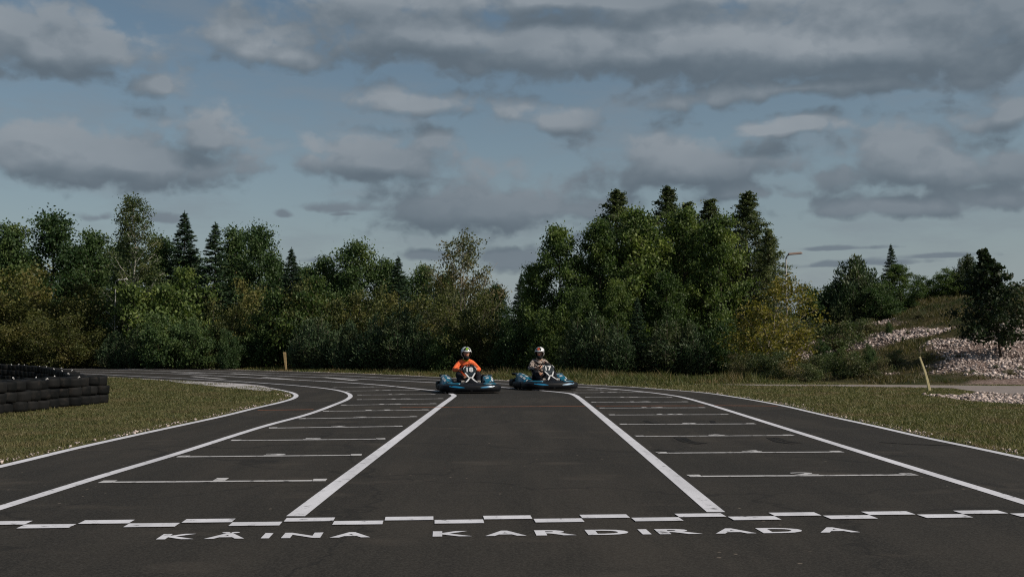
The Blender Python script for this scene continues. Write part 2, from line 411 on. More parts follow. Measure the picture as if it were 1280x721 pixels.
letters = [('K', 200, 246), ('Ä', 259, 308), ('I', 329, 339), ('N', 354, 402), ('A', 414, 464), ('K', 541, 590), ('A', 606, 657), ('R', 669, 719), ('D', 733, 786), ('I', 800, 811), ('R', 821, 875), ('A', 890, 941), ('D', 949, 1003), ('A', 1019, 1069)]
txt = MB(); cache = {}
for ch, a, b in letters:
    yb = 675.4 + (666.3 - 675.4) * (a - 194) / 875 - 3.4
    x0 = (gp(a, yb) - T0).dot(tax); x1 = (gp(b, yb) - T0).dot(tax)
    me = cache.get(ch) or textmesh(ch, .035); cache[ch] = me
    hgt = .168
    if ch == 'Ä': hgt = .215
    V_, F_ = fit(me, x0, x1, 0, hgt)
    txt.add([T0 + tax * p[0] + tn * p[1] + Vector((0, 0, .0075)) for p in V_], F_)
link('lettering', pymesh('lettering', txt.v, txt.f), M['paint'], track)
# grid slots with end ticks and numbers
def slot(a, b, num, near):
    A = gp(*a); B = gp(*b); u = (B - A).normalized(); n = Vector((-u.y, u.x, 0)); L = (B - A).length; z = Vector((0, 0, .0085)); mb = MB()
    t = .075 if near else .085
    quad(mb, A + z + u * .1, B + z - u * .1, B + z + n * t - u * .1, A + z + n * t + u * .1)
    for s0 in (A, B - u * .105):
        quad(mb, s0 + z, s0 + z + u * .103, s0 + z + n * (t + .075) + u * .103, s0 + z + n * (t + .075))
    o = mb.build('grid_slot', M['thin'], track)
    me = textmesh(str(num), .03); w = .2 if num < 10 else .40
    if num == 1: w = .09
    V_, F_ = fit(me, L * .52 - w / 2, L * .52 + w / 2, t - .004, t + .17)
    # number painted against the far side of its slot line
    me2 = pymesh('slot_number', [A + u * p[0] + n * p[1] + Vector((0, 0, .0100)) for p in V_], F_)
    link('slot_number', me2, M['thin'], o)
left = [((122, 604.5), (407, 602.2)), ((220, 572.2), (452, 570)), ((288, 551.6), (482, 549.6)), ((336, 535.8), (504, 533.6)), ((374, 524), (523, 521.4)), ((404, 514.6), (537, 512.8)), ((427, 506.8), (547, 505)), ((447, 499.9), (555, 498.6)), ((447, 494), (545, 493.1)), ((434, 489), (525, 487.6)), ((418, 484.7), (500, 483.2))]
right = [((863, 597), (1149, 595)), ((823, 567.4), (1056, 565.9)), ((796, 546.3), (994, 545)), ((776, 531.1), (946, 530.4)), ((762, 519.2), (912, 518.6)), ((750, 510.5), (883, 510)), ((740, 503.2), (861, 502.6)), ((732, 497), (841, 496.9)), ((718, 491.2), (805, 490.6)), ((712, 487.4), (772, 487.6))]
for i, (a, b) in enumerate(left): slot(a, b, 2 * i + 1, i < 3)
for i, (a, b) in enumerate(right): slot(a, b, 2 * i + 2, i < 3)
# far lane slots, faint streaks
for px, y0, y1 in ((150, 461.2, 462.3), (215, 465.3, 467.0), (290, 466.8, 469.0), (240, 470.6, 473.8), (330, 471.6, 475.0), (405, 471.6, 475.8)):
    A = gp(px, y0); B = gp(px + 40, y1)
    ribbon('grid_slot', [A, B], .22, .0092, M['thin'])
# rubber scuffs
def scuffmat():
    m, nt, b = newmat('rubber_scuff'); P = pos(nt)
    nt.links.new(mixc(nt, ramp(nt, tnoise(nt, 7, 6, .7, P), [(.42, 0.0), (.6, 1.0)]), (.0085, .0085, .0085), (.021, .0195, .0175)), b.inputs['Base Color'])
    b.inputs['Roughness'].default_value = .9; b.inputs['Specular IOR Level'].default_value = .12; return m
M['scuff'] = scuffmat()
for (a, b, c) in (((845, 547), (858, 553), (874, 555.5)), ((853, 547), (866, 552.5), (882, 554.5)), ((961, 547), (975, 553), (992, 555)), ((969, 547), (984, 552), (1000, 554)),
                  ((807, 526), (815, 529), (826, 529.5)), ((890, 526), (896, 530), (908, 530)), ((1100, 553), (1150, 556), (1230, 557.5)), ((820, 562), (850, 566), (880, 566.5))):
    ribbon('skid_mark', crom([gp(*a), gp(*b), gp(*c)], .15), .07, .0065, M['scuff'])

# path and gravel patch on the right
pt = [(862, 479.6), (900, 480.2), (960, 480.7), (1080, 481.0), (1180, 481.6), (1280, 482.4)]
pb = [(1280, 493.5), (1235, 491.6), (1205, 487.5), (1190, 485.2), (1100, 484.0), (960, 482.6), (900, 481.6), (862, 480.6)]
a1 = G(pt); b1 = G(pb); a1.append(Vector((70, a1[-1].y - .5, 0))); b1.insert(0, Vector((70, b1[0].y - 2, 0)))
pm = polymesh('path', a1 + b1, .008); flipup(pm); p = link('path', pm, M['path']); tag(p, kind='structure')

# ------------------------------------------------------------------ loose stones, grass
def insidepoly(X, Y, poly):
    c = np.zeros(X.shape, bool); P = [(p[0], p[1]) for p in poly]; j = len(P) - 1
    for i in range(len(P)):
        xi, yi = P[i]; xj, yj = P[j]
        if yi != yj:
            c ^= ((yi > Y) != (yj > Y)) & (X < (xj - xi) * (Y - yi) / (yj - yi) + xi)
        j = i
    return c
TRACK = [(p.x, p.y) for p in OUT[::2]] + [(p.x, p.y) for p in INN[::-1]]
PATH = [(p.x, p.y) for p in a1 + b1]
def stones(name, X, Y, Z, S, mat, label):
    base = np.array([(-1, -1, -1), (1, -1, -1), (1, 1, -1), (-1, 1, -1), (-1, -1, 1), (1, -1, 1), (1, 1, 1), (-1, 1, 1)], float)
    fc = np.array([(0, 3, 2, 1), (4, 5, 6, 7), (0, 1, 5, 4), (1, 2, 6, 5), (2, 3, 7, 6), (3, 0, 4, 7)])
    n = len(X); V = base[None] * rng.uniform(.45, 1.0, (n, 8, 3)); V *= (rng.uniform(.6, 1.2, (n, 1, 3)) * np.array([1, 1, .7]))
    a = rng.uniform(0, 6.28, n); b = rng.uniform(-.6, .6, n); ca, sa, cb, sb = np.cos(a), np.sin(a), np.cos(b), np.sin(b)
    x = V[..., 0]; zz = V[..., 2]; x2 = x * cb[:, None] + zz * sb[:, None]; z2 = -x * sb[:, None] + zz * cb[:, None]
    x3 = x2 * ca[:, None] - V[..., 1] * sa[:, None]; y3 = x2 * sa[:, None] + V[..., 1] * ca[:, None]
    V = np.stack([x3, y3, z2], -1) * S[:, None, None] * .5 + np.stack([X, Y, Z], -1)[:, None]
    L = (fc[None] + (np.arange(n) * 8)[:, None, None]).reshape(-1)
    o = link(name, npmesh(name, V.reshape(-1, 3), L, np.full(n * 6, 4)), mat)
    tag(o, label, 'gravel', kind='stuff'); return o
def stonemat(name, a, b):
    m, nt, bs = newmat(name); g_ = nt.nodes.new('ShaderNodeNewGeometry')
    nt.links.new(mixc(nt, g_.outputs['Random Per Island'], a, b), bs.inputs['Base Color']); bs.inputs['Roughness'].default_value = .9
    bs.inputs['Specular IOR Level'].default_value = .2
    return m
M['scree'] = stonemat('scree_stone', (.13, .10, .088), (.62, .53, .49))
n = 170000
X = rng.uniform(10.5, 34, n); Y = rng.uniform(32.2, 49, n); gm = grid_lookup(X, Y, GM)
k = rng.uniform(0, 1, n) < gm ** 2 * (.35 + .65 * (vnoise(X, Y, 1.3, 12.0) > -.12)); X, Y = X[k], Y[k]; S = rng.lognormal(-3.0, .5, len(X)).clip(.02, .17)
stones('scree', X, Y, grid_lookup(X, Y, GZ) + S * .12, S, M['scree'], 'pale limestone rubble covering the slope behind the path')
# gravel patch by the path and crumbs along the asphalt edges
n = 9000
pg = G([(1150, 493.5), (1200, 494.5), (1225, 491), (1290, 494), (1300, 507), (1240, 503), (1205, 500.5), (1185, 497)]); PGX = [(p.x, p.y) for p in pg] + []
X = rng.uniform(8, 16, n); Y = rng.uniform(18, 30, n); k = insidepoly(X, Y, PGX); X, Y = X[k], Y[k]
S = rng.lognormal(-3.1, .4, len(X)).clip(.02, .14)
stones('gravel_patch', X, Y, S * .1 + .01, S, M['scree'], 'patch of loose white gravel in the grass by the path')
gs = link('gravel_bed', polymesh('gravel_bed', pg, .006), M['stone']); flipup(gs.data); tag(gs, kind='structure')
CX_, CY_ = [], []
for line, side, cnt in ((INN, 1, 1500), (OUT, -1, 3000)):
    seg = [p for p in line if 6 < p.y < 60 and -26 < p.x < 12]
    for _ in range(cnt):
        i = random.randrange(len(seg) - 1)
        if random.random() > min(1, 16 / seg[i].y) + .15: continue
        if mnoise.noise(Vector((seg[i].x * .8, seg[i].y * .8, 2))) < -.05 and random.random() < .8: continue
        p = seg[i].lerp(seg[i + 1], random.random()); t = (seg[i + 1] - seg[i]).normalized(); o = Vector((t.y, -t.x, 0))
        q = p - o * side * (.03 + abs(random.gauss(0, .09))) * (-1 if side == 1 else -1) * (1 if side == 1 else 1)
        CX_.append(q.x); CY_.append(q.y)
X = np.array(CX_); Y = np.array(CY_); k = ~insidepoly(X, Y, TRACK); X, Y = X[k], Y[k]; S = rng.lognormal(-4.0, .45, len(X)).clip(.008, .05)
stones('edge_gravel', X, Y, S * .15 + .004, S, M['scree'], 'pale crumbs of gravel along both edges of the asphalt')

def blades(name, X, Y, Z, H, W, mat, label, cat='grass', lean=1.3):
    n = len(X); a = rng.uniform(0, 6.28, n); l = rng.uniform(0, 6.28, n); ln = rng.uniform(.05, lean, n) * H
    dx = np.cos(a) * W / 2; dy = np.sin(a) * W / 2
    V = np.empty((n, 3, 3)); V[:, 0] = np.stack([X - dx, Y - dy, Z], -1); V[:, 1] = np.stack([X + dx, Y + dy, Z], -1)
    V[:, 2] = np.stack([X + np.cos(l) * ln, Y + np.sin(l) * ln, Z + H], -1)
    o = link(name, ngons(name, V.reshape(-1, 3), 3), mat); tag(o, label, cat, kind='stuff'); return o
M['blade'] = leafmat('short_grass', (.050, .070, .020), (.175, .158, .068), (.150, .122, .062), .25, 1.1)
M['tallblade'] = leafmat('tall_grass', (0.045, 0.066, 0.018), (0.100, 0.100, 0.036), (0.135, 0.100, 0.046), .3, .7)
M['drygrass'] = leafmat('dry_grass', (0.050, 0.056, 0.020), (0.150, 0.115, 0.052), (0.045, 0.060, 0.018), .3, .5)
def scatter(n, x0, x1, y0, y1, p=1.0):
    u = rng.uniform(0, 1, n); Y = y0 * (y1 / y0) ** u; X = x0 + (x1 - x0) * rng.uniform(0, 1, n); return X, Y
# infield, left of the track
X, Y = scatter(340000, -24, -3, 8.5, 47); infl = [(p.x, p.y) for p in INN]
k = (X < -Y * .0 + 0) & (~insidepoly(X, Y, TRACK)) & (np.abs(X) < Y * .50 + .5) & (Y < 46)
poly_in = [(p.x, p.y) for p in INN] + [(-130, -20)]
k &= insidepoly(X, Y, poly_in)
X, Y = X[k], Y[k]
nzv = vnoise(X[::1], Y[::1], .6, 1.0) if len(X) < 160000 else np.zeros(len(X))
H = rng.uniform(.010, .026, len(X)) * (1 + .02 * Y) * (1 + nzv * .8).clip(.4, 1.8)
blades('infield_grass', X, Y, np.zeros(len(X)), H, .005 + .0006 * Y, M['blade'], 'short olive mown grass inside the bend')
# right verge
X, Y = scatter(460000, 0, 20, 9, 43)
k = (~insidepoly(X, Y, TRACK)) & (~insidepoly(X, Y, PATH)) & (np.abs(X) < Y * .50 + .5) & (X > 2) & ((Y < 31) | (X < 9.5))
g_in = insidepoly(X, Y, PGX) & (rng.uniform(0, 1, len(X)) < .93); k &= ~g_in
k &= ~((Y > 36.5) & (X > 2.5)) | (Y < 41)
X, Y = X[k], Y[k]; nzv = vnoise(X, Y, .6, 4.0) if len(X) < 200000 else np.zeros(len(X))
H = rng.uniform(.011, .032, len(X)) * (1 + .02 * Y) * (1 + nzv * .8).clip(.4, 1.8)
blades('verge_grass', X, Y, np.zeros(len(X)), H, .005 + .0006 * Y, M['blade'], 'short olive grass between the track and the path')
# tall grass at the foot of the wood: band outside the far edge
seg = [p for p in OUT if p.y > 29 and -60 < p.x < 8]
pts = []
for _ in range(64000):
    i = random.randrange(len(seg) - 1); p = seg[i].lerp(seg[i + 1], random.random()); t = (seg[i + 1] - seg[i]).normalized(); o = Vector((-t.y, t.x, 0))
    dist = random.random() ** .9 * 6.5 + .15
    q = p + o * dist; pts.append((q.x, q.y, dist))
pts = np.array(pts); k = ~insidepoly(pts[:, 0], pts[:, 1], TRACK) & ~((pts[:, 1] < 32) & (pts[:, 0] > 6)); pts = pts[k]
nzv = vnoise(pts[:, 0], pts[:, 1], .7, 9.0)
H = rng.uniform(.05, .19, len(pts)) * np.clip(.25 + pts[:, 2] * .3, .3, 1.35) * (1 + nzv * 1.1).clip(.3, 2)
blades('tall_grass', pts[:, 0], pts[:, 1], np.zeros(len(pts)), H, np.full(len(pts), .035), M['tallblade'], 'rough tall grass along the foot of the wood')
# hillside grass
X = rng.uniform(9, 34, 120000); Y = rng.uniform(31.8, 62, 120000); gm = grid_lookup(X, Y, GM)
k = (rng.uniform(0, 1, len(X)) > gm * 1.25 + .02) & (X < Y * .52 + 1); X, Y = X[k], Y[k]
nzv = vnoise(X, Y, .8, 6.0)
k = nzv > -.35; X, Y, nzv = X[k], Y[k], nzv[k]
H = rng.uniform(.05, .19, len(X)) * (1 + nzv * 1.4).clip(.25, 2.2) * np.where(Y < 34, .9, 1)
blades('hill_grass', X, Y, grid_lookup(X, Y, GZ) - .02, H, np.full(len(X), .035), M['drygrass'], 'dry tufted grass and weeds on the hillside')

# ------------------------------------------------------------------ trees
def unit(n, up=0.0):
    v = rng.normal(size=(n, 3)); v[:, 2] += up; return v / np.linalg.norm(v, axis=1, keepdims=True)
def leafquads(C, size, aspect=.6, axis=None, flat=0.0):
    n = len(C); u = unit(n) if axis is None else axis / np.linalg.norm(axis, axis=1, keepdims=True)
    w = unit(n, flat); v = np.cross(u, w); v /= np.linalg.norm(v, axis=1, keepdims=True) + 1e-9
    s = (size * rng.uniform(.6, 1.3, n))[:, None] / 2
    return np.stack([C - u * s, C - u * s * .1 + v * s * aspect, C + u * s, C - u * s * .1 - v * s * aspect], 1).reshape(-1, 3)
class Proto:
    def __init__(s, name, tb, crown, bark, leaf, H, W, cat):
        s.name, s.cat, s.H, s.W = name, cat, H, W
        s.trunk = pymesh('trunk', tb.v, tb.f); s.trunk.materials.append(bark)
        s.crown = ngons('crown', crown, 4); s.crown.materials.append(leaf)
        s.trunk.polygons.foreach_set('use_smooth', [True] * len(s.trunk.polygons))
def limb(mb, a, b, r0, r1, sag=0.0, n=5, seg=4):
    a = Vector(a); b = Vector(b); L = (b - a).length; pts = []
    for i in range(seg + 1):
        t = i / seg; p = a.lerp(b, t); p.z += sag * L * math.sin(math.pi * t)
        if 0 < i < seg: p += Vector(rng.normal(size=3) * L * .03)
        pts.append(p)
    mb.tube(pts, [r0 + (r1 - r0) * i / seg for i in range(seg + 1)], n)
    return pts
def broadleaf(name, seed, H, W, clear=.12, n1=26, n2=8, nl=32, leaf=.13, sig=.24, bark=None, mat=None, shape=.7, up=.28, cat='tree', stems=1, r0=None, aspect=.65, fill=1.0, lump=.25, pw=.62, tw=1.0, cone=0):
    global rng
    rng = np.random.default_rng(seed); mb = MB(); Cs = []
    r0 = r0 or H * .016
    for st in range(stems):
        sx, sy = (0, 0) if stems == 1 else (rng.normal() * W * .06, rng.normal() * W * .06)
        ox, oy = (rng.normal() * W * .05, rng.normal() * W * .05) if stems == 1 else (rng.normal() * W * .22, rng.normal() * W * .22)
        Ht = H * (.97 if st == 0 else rng.uniform(.6, .95))
        tp = [Vector((sx + ox * t + rng.normal() * .04 * (0 < t < 1), sy + oy * t + rng.normal() * .04 * (0 < t < 1), Ht * t - .05)) for t in np.linspace(0, 1, 9)]
        mb.tube(tp, [r0 * (1 - t * .9) / (stems ** .4) for t in np.linspace(0, 1, 9)], 7)
        nn = max(5, int(n1 / stems))
        for i in range(nn):
            t = clear + (1 - clear) * (i + rng.uniform(0, 1)) / nn
            tt = (t - clear) / (1 - clear)
            r = W / 2 * max(.10, math.sin(math.pi * min(1, (tt * .93 + .07)) ** shape)) ** pw * rng.uniform(1 - lump * 1.6, 1 + lump * .7)
            if cone: r = W / 2 * max(.03, (1 - tt)) ** cone * rng.uniform(1 - lump * 1.6, 1 + lump * .6) * min(1, .6 + tt * 4)
            ph = i * 2.4 + rng.uniform(-.5, .5)
            h0 = max(.06, t - up * r / H * 1.6); k = min(8, max(0, h0 * 8)); bp = tp[int(k)].lerp(tp[min(8, int(k) + 1)], k - int(k))
            e = Vector((tp[0].x + ox * t + r * math.cos(ph), oy * t + r * math.sin(ph), Ht * t))
            pts = limb(mb, bp, e, r0 * .42 * (1 - tt * .7), r0 * .08, .05)
            for j in range(n2):
                f = rng.uniform(.3, 1.0); q = pts[0].lerp(pts[-1], f); q = pts[min(4, int(f * 4))].lerp(pts[min(4, int(f * 4) + 1)], f * 4 - int(f * 4))
                dv = Vector(unit(1)[0]); dv.z = abs(dv.z) * .7 + .05; e2 = q + dv * (rng.uniform(.35, .9) * (.28 + .17 * W / 4)) * tw * ((.18 + .82 * min(1, (1 - tt) * 2.2)) if cone else 1)
                limb(mb, q, e2, r0 * .09, r0 * .03, 0, 3, 2)
                m = int(nl * rng.uniform(.4, 1.3) * fill); c = np.array(e2.lerp(q, rng.uniform(0, .45)))
                Cs.append(c + rng.normal(size=(m, 3)) * sig * ((.35 + .75 * min(1, (1 - tt) * 1.8)) if cone else 1) * np.array([1, 1, .75]) * rng.uniform(.6, 1.25))
    C = np.concatenate(Cs); C = C[C[:, 2] > .05]
    return Proto(name, mb, leafquads(C, leaf, aspect, None, .3), bark, mat, H, W, cat)
def conifer(name, seed, H, W, gap=.22, droop=-.18, nb=7, mat=None, bark=None, leaf=.20, dens=46, clear=.05, cat='tree', aspect=.22, power=.85, rag=.3):
    global rng
    rng = np.random.default_rng(seed); mb = MB(); Cs = []; Ax = []
    tp = [Vector((rng.normal() * .03, rng.normal() * .03, H * t - .05)) for t in np.linspace(0, 1, 8)]
    mb.tube(tp, [H * .013 * (1 - t * .95) for t in np.linspace(0, 1, 8)], 6)
    h = H * clear; kk = 0
    while h < H * .985:
        f = 1 - h / H; r = W / 2 * f ** power + .05
        for b in range(nb):
            ph = kk * 1.3 + b * 6.283 / nb + rng.uniform(-.35, .35); L = r * rng.uniform(1 - rag, 1 + rag * .5); hh = h + rng.uniform(-.16, .16)
            a = Vector((0, 0, hh)); e = Vector((L * math.cos(ph), L * math.sin(ph), hh + droop * L * (1 if f > .15 else -1.5)))
            pts = limb(mb, a, e, .010 + .006 * L, .003, -.06, 3, 3)
            m = max(5, int(dens * L)); t = rng.uniform(.1, 1.03, m) ** .75
            P = np.array([a]) * (1 - t)[:, None] + np.array([e]) * t[:, None]; P[:, 2] -= .06 * L * np.sin(np.pi * t.clip(0, 1))
            wd = .30 * L * (1.05 - t); lat = rng.uniform(-1, 1, m) * wd
            P[:, 0] += -math.sin(ph) * lat; P[:, 1] += math.cos(ph) * lat; P[:, 2] += -np.abs(lat) * .18 + rng.normal(size=m) * .035
            A = np.stack([math.cos(ph) - math.sin(ph) * np.sign(lat) * .8, math.sin(ph) + math.cos(ph) * np.sign(lat) * .8, np.full(m, -.15)], -1) + rng.normal(size=(m, 3)) * .35
            Cs.append(P); Ax.append(A)
        h += gap * (.55 + .6 * f); kk += 1
    t = np.linspace(0, 1, 20); P = np.stack([t * 0, t * 0, H * (.93 + .08 * t)], -1); Cs.append(P); Ax.append(np.tile([0, 0, 1.], (20, 1)) + rng.normal(size=(20, 3)) * .3)
    C = np.concatenate(Cs); A = np.concatenate(Ax)
    return Proto(name, mb, leafquads(C, leaf, aspect, A, .2), bark, mat, H, W, cat)
def juniper(name, seed, H, W, n=46, mat=None, bark=None, leaf=.14, dens=60, cat='shrub', splay=.5):
    global rng
    rng = np.random.default_rng(seed); mb = MB(); Cs = []; Ax = []
    for i in range(n):
        ph = rng.uniform(0, 6.283); rr = W / 2 * math.sqrt(rng.uniform(0, 1)) * .95; hh = H * (1 - .62 * (rr / (W / 2)) ** 1.6) * rng.uniform(.72, 1.05)
        if i == 0: rr = 0; hh = H
        a = Vector((rr * .25 * math.cos(ph), rr * .25 * math.sin(ph), 0)); e = Vector((rr * math.cos(ph), rr * math.sin(ph), hh)); mid = Vector((rr * .85 * math.cos(ph), rr * .85 * math.sin(ph), hh * splay))
        mb.tube([a, mid, e], [.022, .012, .004], 4)
        m = int(dens * hh); t = rng.uniform(.02, 1.02, m)
        P = np.where((t < .5)[:, None], np.array(a) * (1 - 2 * t)[:, None] + np.array(mid) * (2 * t)[:, None], np.array(mid) * (2 - 2 * t)[:, None] + np.array(e) * (2 * t - 1)[:, None])
        w = (.05 + .19 * np.sin(np.pi * (t * .9 + .05)))[:, None] * rng.normal(size=(m, 3)) * np.array([1, 1, .5]) * .75
        Cs.append(P + w); Ax.append(np.concatenate([w[:, :2] * 3, np.full((m, 1), .6)], 1) + rng.normal(size=(m, 3)) * .25)
    C = np.concatenate(Cs); A = np.concatenate(Ax); A = A[C[:, 2] > 0]; C = C[C[:, 2] > 0]
    return Proto(name, mb, leafquads(C, leaf, .3, A, 0), bark, mat, H, W, cat)

L = dict(
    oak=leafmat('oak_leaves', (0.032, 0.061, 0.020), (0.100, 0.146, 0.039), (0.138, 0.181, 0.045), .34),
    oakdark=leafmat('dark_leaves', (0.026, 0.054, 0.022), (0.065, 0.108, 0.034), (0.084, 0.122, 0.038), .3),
    larch=leafmat('larch_needles', (0.046, 0.070, 0.033), (0.141, 0.162, 0.064), None, .3),
    spruce=leafmat('spruce_needles', (0.021, 0.046, 0.027), (0.056, 0.094, 0.046), None, .2),
    birch=leafmat('birch_leaves', (0.045, 0.072, 0.029), (0.114, 0.141, 0.055), (0.134, 0.144, 0.048), .35),
    openl=leafmat('thin_leaves', (0.057, 0.070, 0.033), (0.142, 0.149, 0.062), (0.159, 0.128, 0.062), .35),
    brush=leafmat('olive_brush_leaves', (0.046, 0.058, 0.018), (0.132, 0.136, 0.038), (0.145, 0.120, 0.038), .35, .7),
    juniper=leafmat('juniper_needles', (0.027, 0.053, 0.026), (0.074, 0.110, 0.049), (0.092, 0.110, 0.049), .2, .8),
    maple=leafmat('yellowing_maple_leaves', (0.098, 0.092, 0.017), (0.250, 0.215, 0.040), (0.220, 0.165, 0.036), .35, 1.2),
    young=leafmat('young_oak_leaves', (0.012, 0.023, 0.011), (0.029, 0.046, 0.017), None, .25),
    herb=leafmat('herb_leaves', (0.035, 0.058, 0.021), (0.094, 0.112, 0.045), (0.134, 0.112, 0.057), .3, 1.0),
    olive=leafmat('olive_leaves', (0.036, 0.050, 0.019), (0.118, 0.130, 0.038), (0.150, 0.138, 0.041), .33, .8),
)
B, PB, BB = M['bark'], M['palebark'], M['birchbark']
P = {}
P['oak_a'] = broadleaf('deciduous_tree', 11, 7.0, 5.0, .06, 46, 12, 46, .145, .23, B, L['oak'])
P['oak_b'] = broadleaf('deciduous_tree', 23, 7.5, 5.4, .06, 46, 12, 46, .145, .235, B, L['oak'], .6)
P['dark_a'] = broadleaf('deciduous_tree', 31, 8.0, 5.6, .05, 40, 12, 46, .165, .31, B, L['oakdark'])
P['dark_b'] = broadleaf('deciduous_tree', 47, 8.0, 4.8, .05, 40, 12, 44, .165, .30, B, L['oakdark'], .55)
P['larch'] = broadleaf('larch_tree', 5, 7.3, 4.6, .05, 130, 8, 26, .10, .13, B, L['larch'], .36, -.02, r0=.09, lump=.34, cone=.80, tw=.75, aspect=.4)
P['spruce'] = conifer('spruce_tree', 6, 8.5, 3.6, .22, -.02, 7, L['spruce'], B, .20, 62, .04, aspect=.26, power=.8)
P['birch'] = broadleaf('birch_tree', 61, 9.6, 3.0, .16, 60, 10, 38, .105, .19, BB, L['birch'], .75, .75, r0=.085)
P['open'] = broadleaf('thin_tree', 72, 6.0, 4.8, .06, 56, 10, 28, .105, .17, PB, L['openl'], .8, .8, stems=2, r0=.06)
P['brush'] = broadleaf('brush_shrub', 83, 3.6, 3.8, .04, 44, 10, 36, .115, .23, B, L['brush'], .75, .4, 'shrub', 4, .05)
P['olive'] = broadleaf('brush_shrub', 84, 3.6, 3.6, .04, 44, 10, 36, .11, .20, B, L['olive'], .7, .4, 'shrub', 4, .05)
P['greenbush'] = broadleaf('leafy_shrub', 88, 3.2, 3.6, .03, 42, 10, 36, .125, .20, B, L['oak'], .8, .35, 'shrub', 3, .05)
P['darkbush'] = broadleaf('leafy_shrub', 89, 3.2, 3.4, .03, 42, 10, 36, .125, .20, B, L['oakdark'], .8, .35, 'shrub', 3, .05)
P['juniper'] = juniper('juniper_shrub', 91, 2.8, 1.9, 70, L['juniper'], B, .15, 76)
P['juniper_w'] = juniper('juniper_shrub', 92, 2.4, 2.7, 110, L['juniper'], B, .16, 84, splay=.42)
P['maple'] = broadleaf('maple_tree', 97, 3.9, 3.7, .06, 46, 9, 22, .105, .18, PB, L['maple'], .7, .6, 'tree', 2, .05)
P['young'] = broadleaf('young_oak_tree', 101, 4.1, 4.9, .12, 64, 8, 24, .13, .12, B, L['young'], .36, .02, 'tree', 1, .05, lump=.40, cone=1.0, tw=.75)
P['herb'] = broadleaf('weedy_bush', 105, 1.2, 1.6, .03, 26, 7, 26, .06, .10, B, L['herb'], .8, .5, 'shrub', 5, .018)
rng = np.random.default_rng(99)

def tree(key, px, ytop, Y, label, group, w=1.0, rz=None, X=None, h=None, name=None, sink=0.0, dy=1.0):
    p = P[key]; x = at(px, HOR, Y).x if X is None else X
    z0 = gz(x, Y) - sink
    hh = (at(px, ytop, Y).z - z0) if h is None else h
    s = hh / p.H
    o = empty(name or p.name, (x, Y, z0), rng.uniform(0, 6.28) if rz is None else rz)
    o.scale = (s * w, s * w * dy, s)
    link('trunk', p.trunk, None, o); link('crown', p.crown, None, o)
    tag(o, label, p.cat, group); return o
WOOD = 'trees and shrubs of the wood behind the track'
# left part of the wood
T = [
 ('dark_b', 8, 283, 66, 'dark tree at the far left edge of the wood, top cut by the photo edge', 1.0),
 ('dark_a', 62, 268, 68, 'broad dark green round-topped tree left of the tall birch, highest at the far left', 1.0),
 ('dark_b', 112, 292, 70, 'dark tree between the round-topped far-left tree and the birch', .9),
 ('birch', 168, 244, 61, 'tall wispy birch with pale trunk rising above the left wood', 1.15),
 ('dark_b', 198, 298, 67, 'dark tree just right of the birch, lower than it', .9),
 ('spruce', 228, 266, 66, 'pointed spruce right of the birch, tallest spire of the left wood', 1.25),
 ('spruce', 267, 280, 65, 'pointed conifer between the tallest left spruce and the dark double-topped tree', 1.25),
 ('dark_b', 292, 288, 69, 'dark narrow tree behind the two left spruces', .85),
 ('dark_a', 322, 284, 66, 'dark green tree with ragged top left of the small lone spruce spire', .8),
 ('spruce', 363, 311, 64, 'small slim spruce spire left of the wide dark oak', 1.15),
 ('dark_b', 345, 330, 68, 'low dark tree behind the small slim spruce', 1.0),
 ('dark_a', 405, 322, 63, 'dark green tree joined to the left side of the wide dark oak', .9),
 ('dark_a', 445, 303, 62, 'wide dark oak with knobbly top in the middle of the left wood', .95),
 ('dark_b', 480, 326, 62, 'dark tree on the right shoulder of the wide dark oak', .8),
 ('spruce', 497, 322, 58, 'dark conifer tip between the wide oak and the thin yellowish tree', 1.2),
 ('dark_b', 527, 334, 60, 'low dark tree left of the thin yellowish tree', .9),
 ('open', 590, 291, 51, 'thin see-through yellowish-green tree with pale stems behind the orange-jacketed driver', .92),
 ('dark_b', 556, 345, 60, 'dark tree behind the left half of the thin yellowish tree', .9),
 ('dark_b', 622, 358, 60, 'low dark tree behind the right half of the thin yellowish tree', .9),
 ('spruce', 652, 342, 62, 'dark spruce seen in the gap left of the big central clump', 1.1),
]
for key, px, yt, Y, lab, w in T: tree(key, px, yt, Y, lab, WOOD, w)
# the big central clump
T = [
 ('oak_a', 704, 282, 46, 'bright green leafy tree forming the left edge of the central clump', .72),
 ('oak_b', 668, 330, 47, 'low spreading tree reaching left over the second kart', .75),
 ('larch', 760, 231, 50, 'leftmost feathery larch spire above the central clump', 1.5),
 ('oak_b', 748, 275, 46, 'leafy green tree below the leftmost larch spire', .8),
 ('larch', 825, 227, 51, 'slim second larch spire from the left above the central clump', 1.3),
 ('larch', 866, 246, 52, 'third larch top from the left, lower than its neighbours', 1.3),
 ('oak_a', 795, 262, 46.5, 'leafy green tree below the slim second larch spire', .85),
 ('oak_b', 856, 262, 47, 'leafy green tree in the middle of the central clump', .8),
 ('larch', 898, 242, 49, 'feathery larch left of the tallest right-hand larch', 1.45),
 ('larch', 932, 233, 48, 'tallest right-hand larch of the central clump', 1.5),
 ('larch', 955, 282, 46, 'drooping larch on the right edge of the central clump behind the lamp post', 1.15),
 ('oak_a', 903, 268, 45.5, 'leafy green tree left of the yellow maple', .75),
 ('oak_a', 838, 340, 43, 'lower leafy tree in front of the middle of the central clump', .85),
 ('oak_b', 770, 350, 43, 'lower leafy tree in front of the left of the central clump', .8),
 ('oak_b', 725, 360, 43, 'low bright leafy tree right behind the second kart', .75),
 ('maple', 957, 345, 39, 'small maple with yellow-green leaves and pale forked stem at the right end of the clump', 1.12),
]
for key, px, yt, Y, lab, w in T: tree(key, px, yt, Y, lab, WOOD, w)
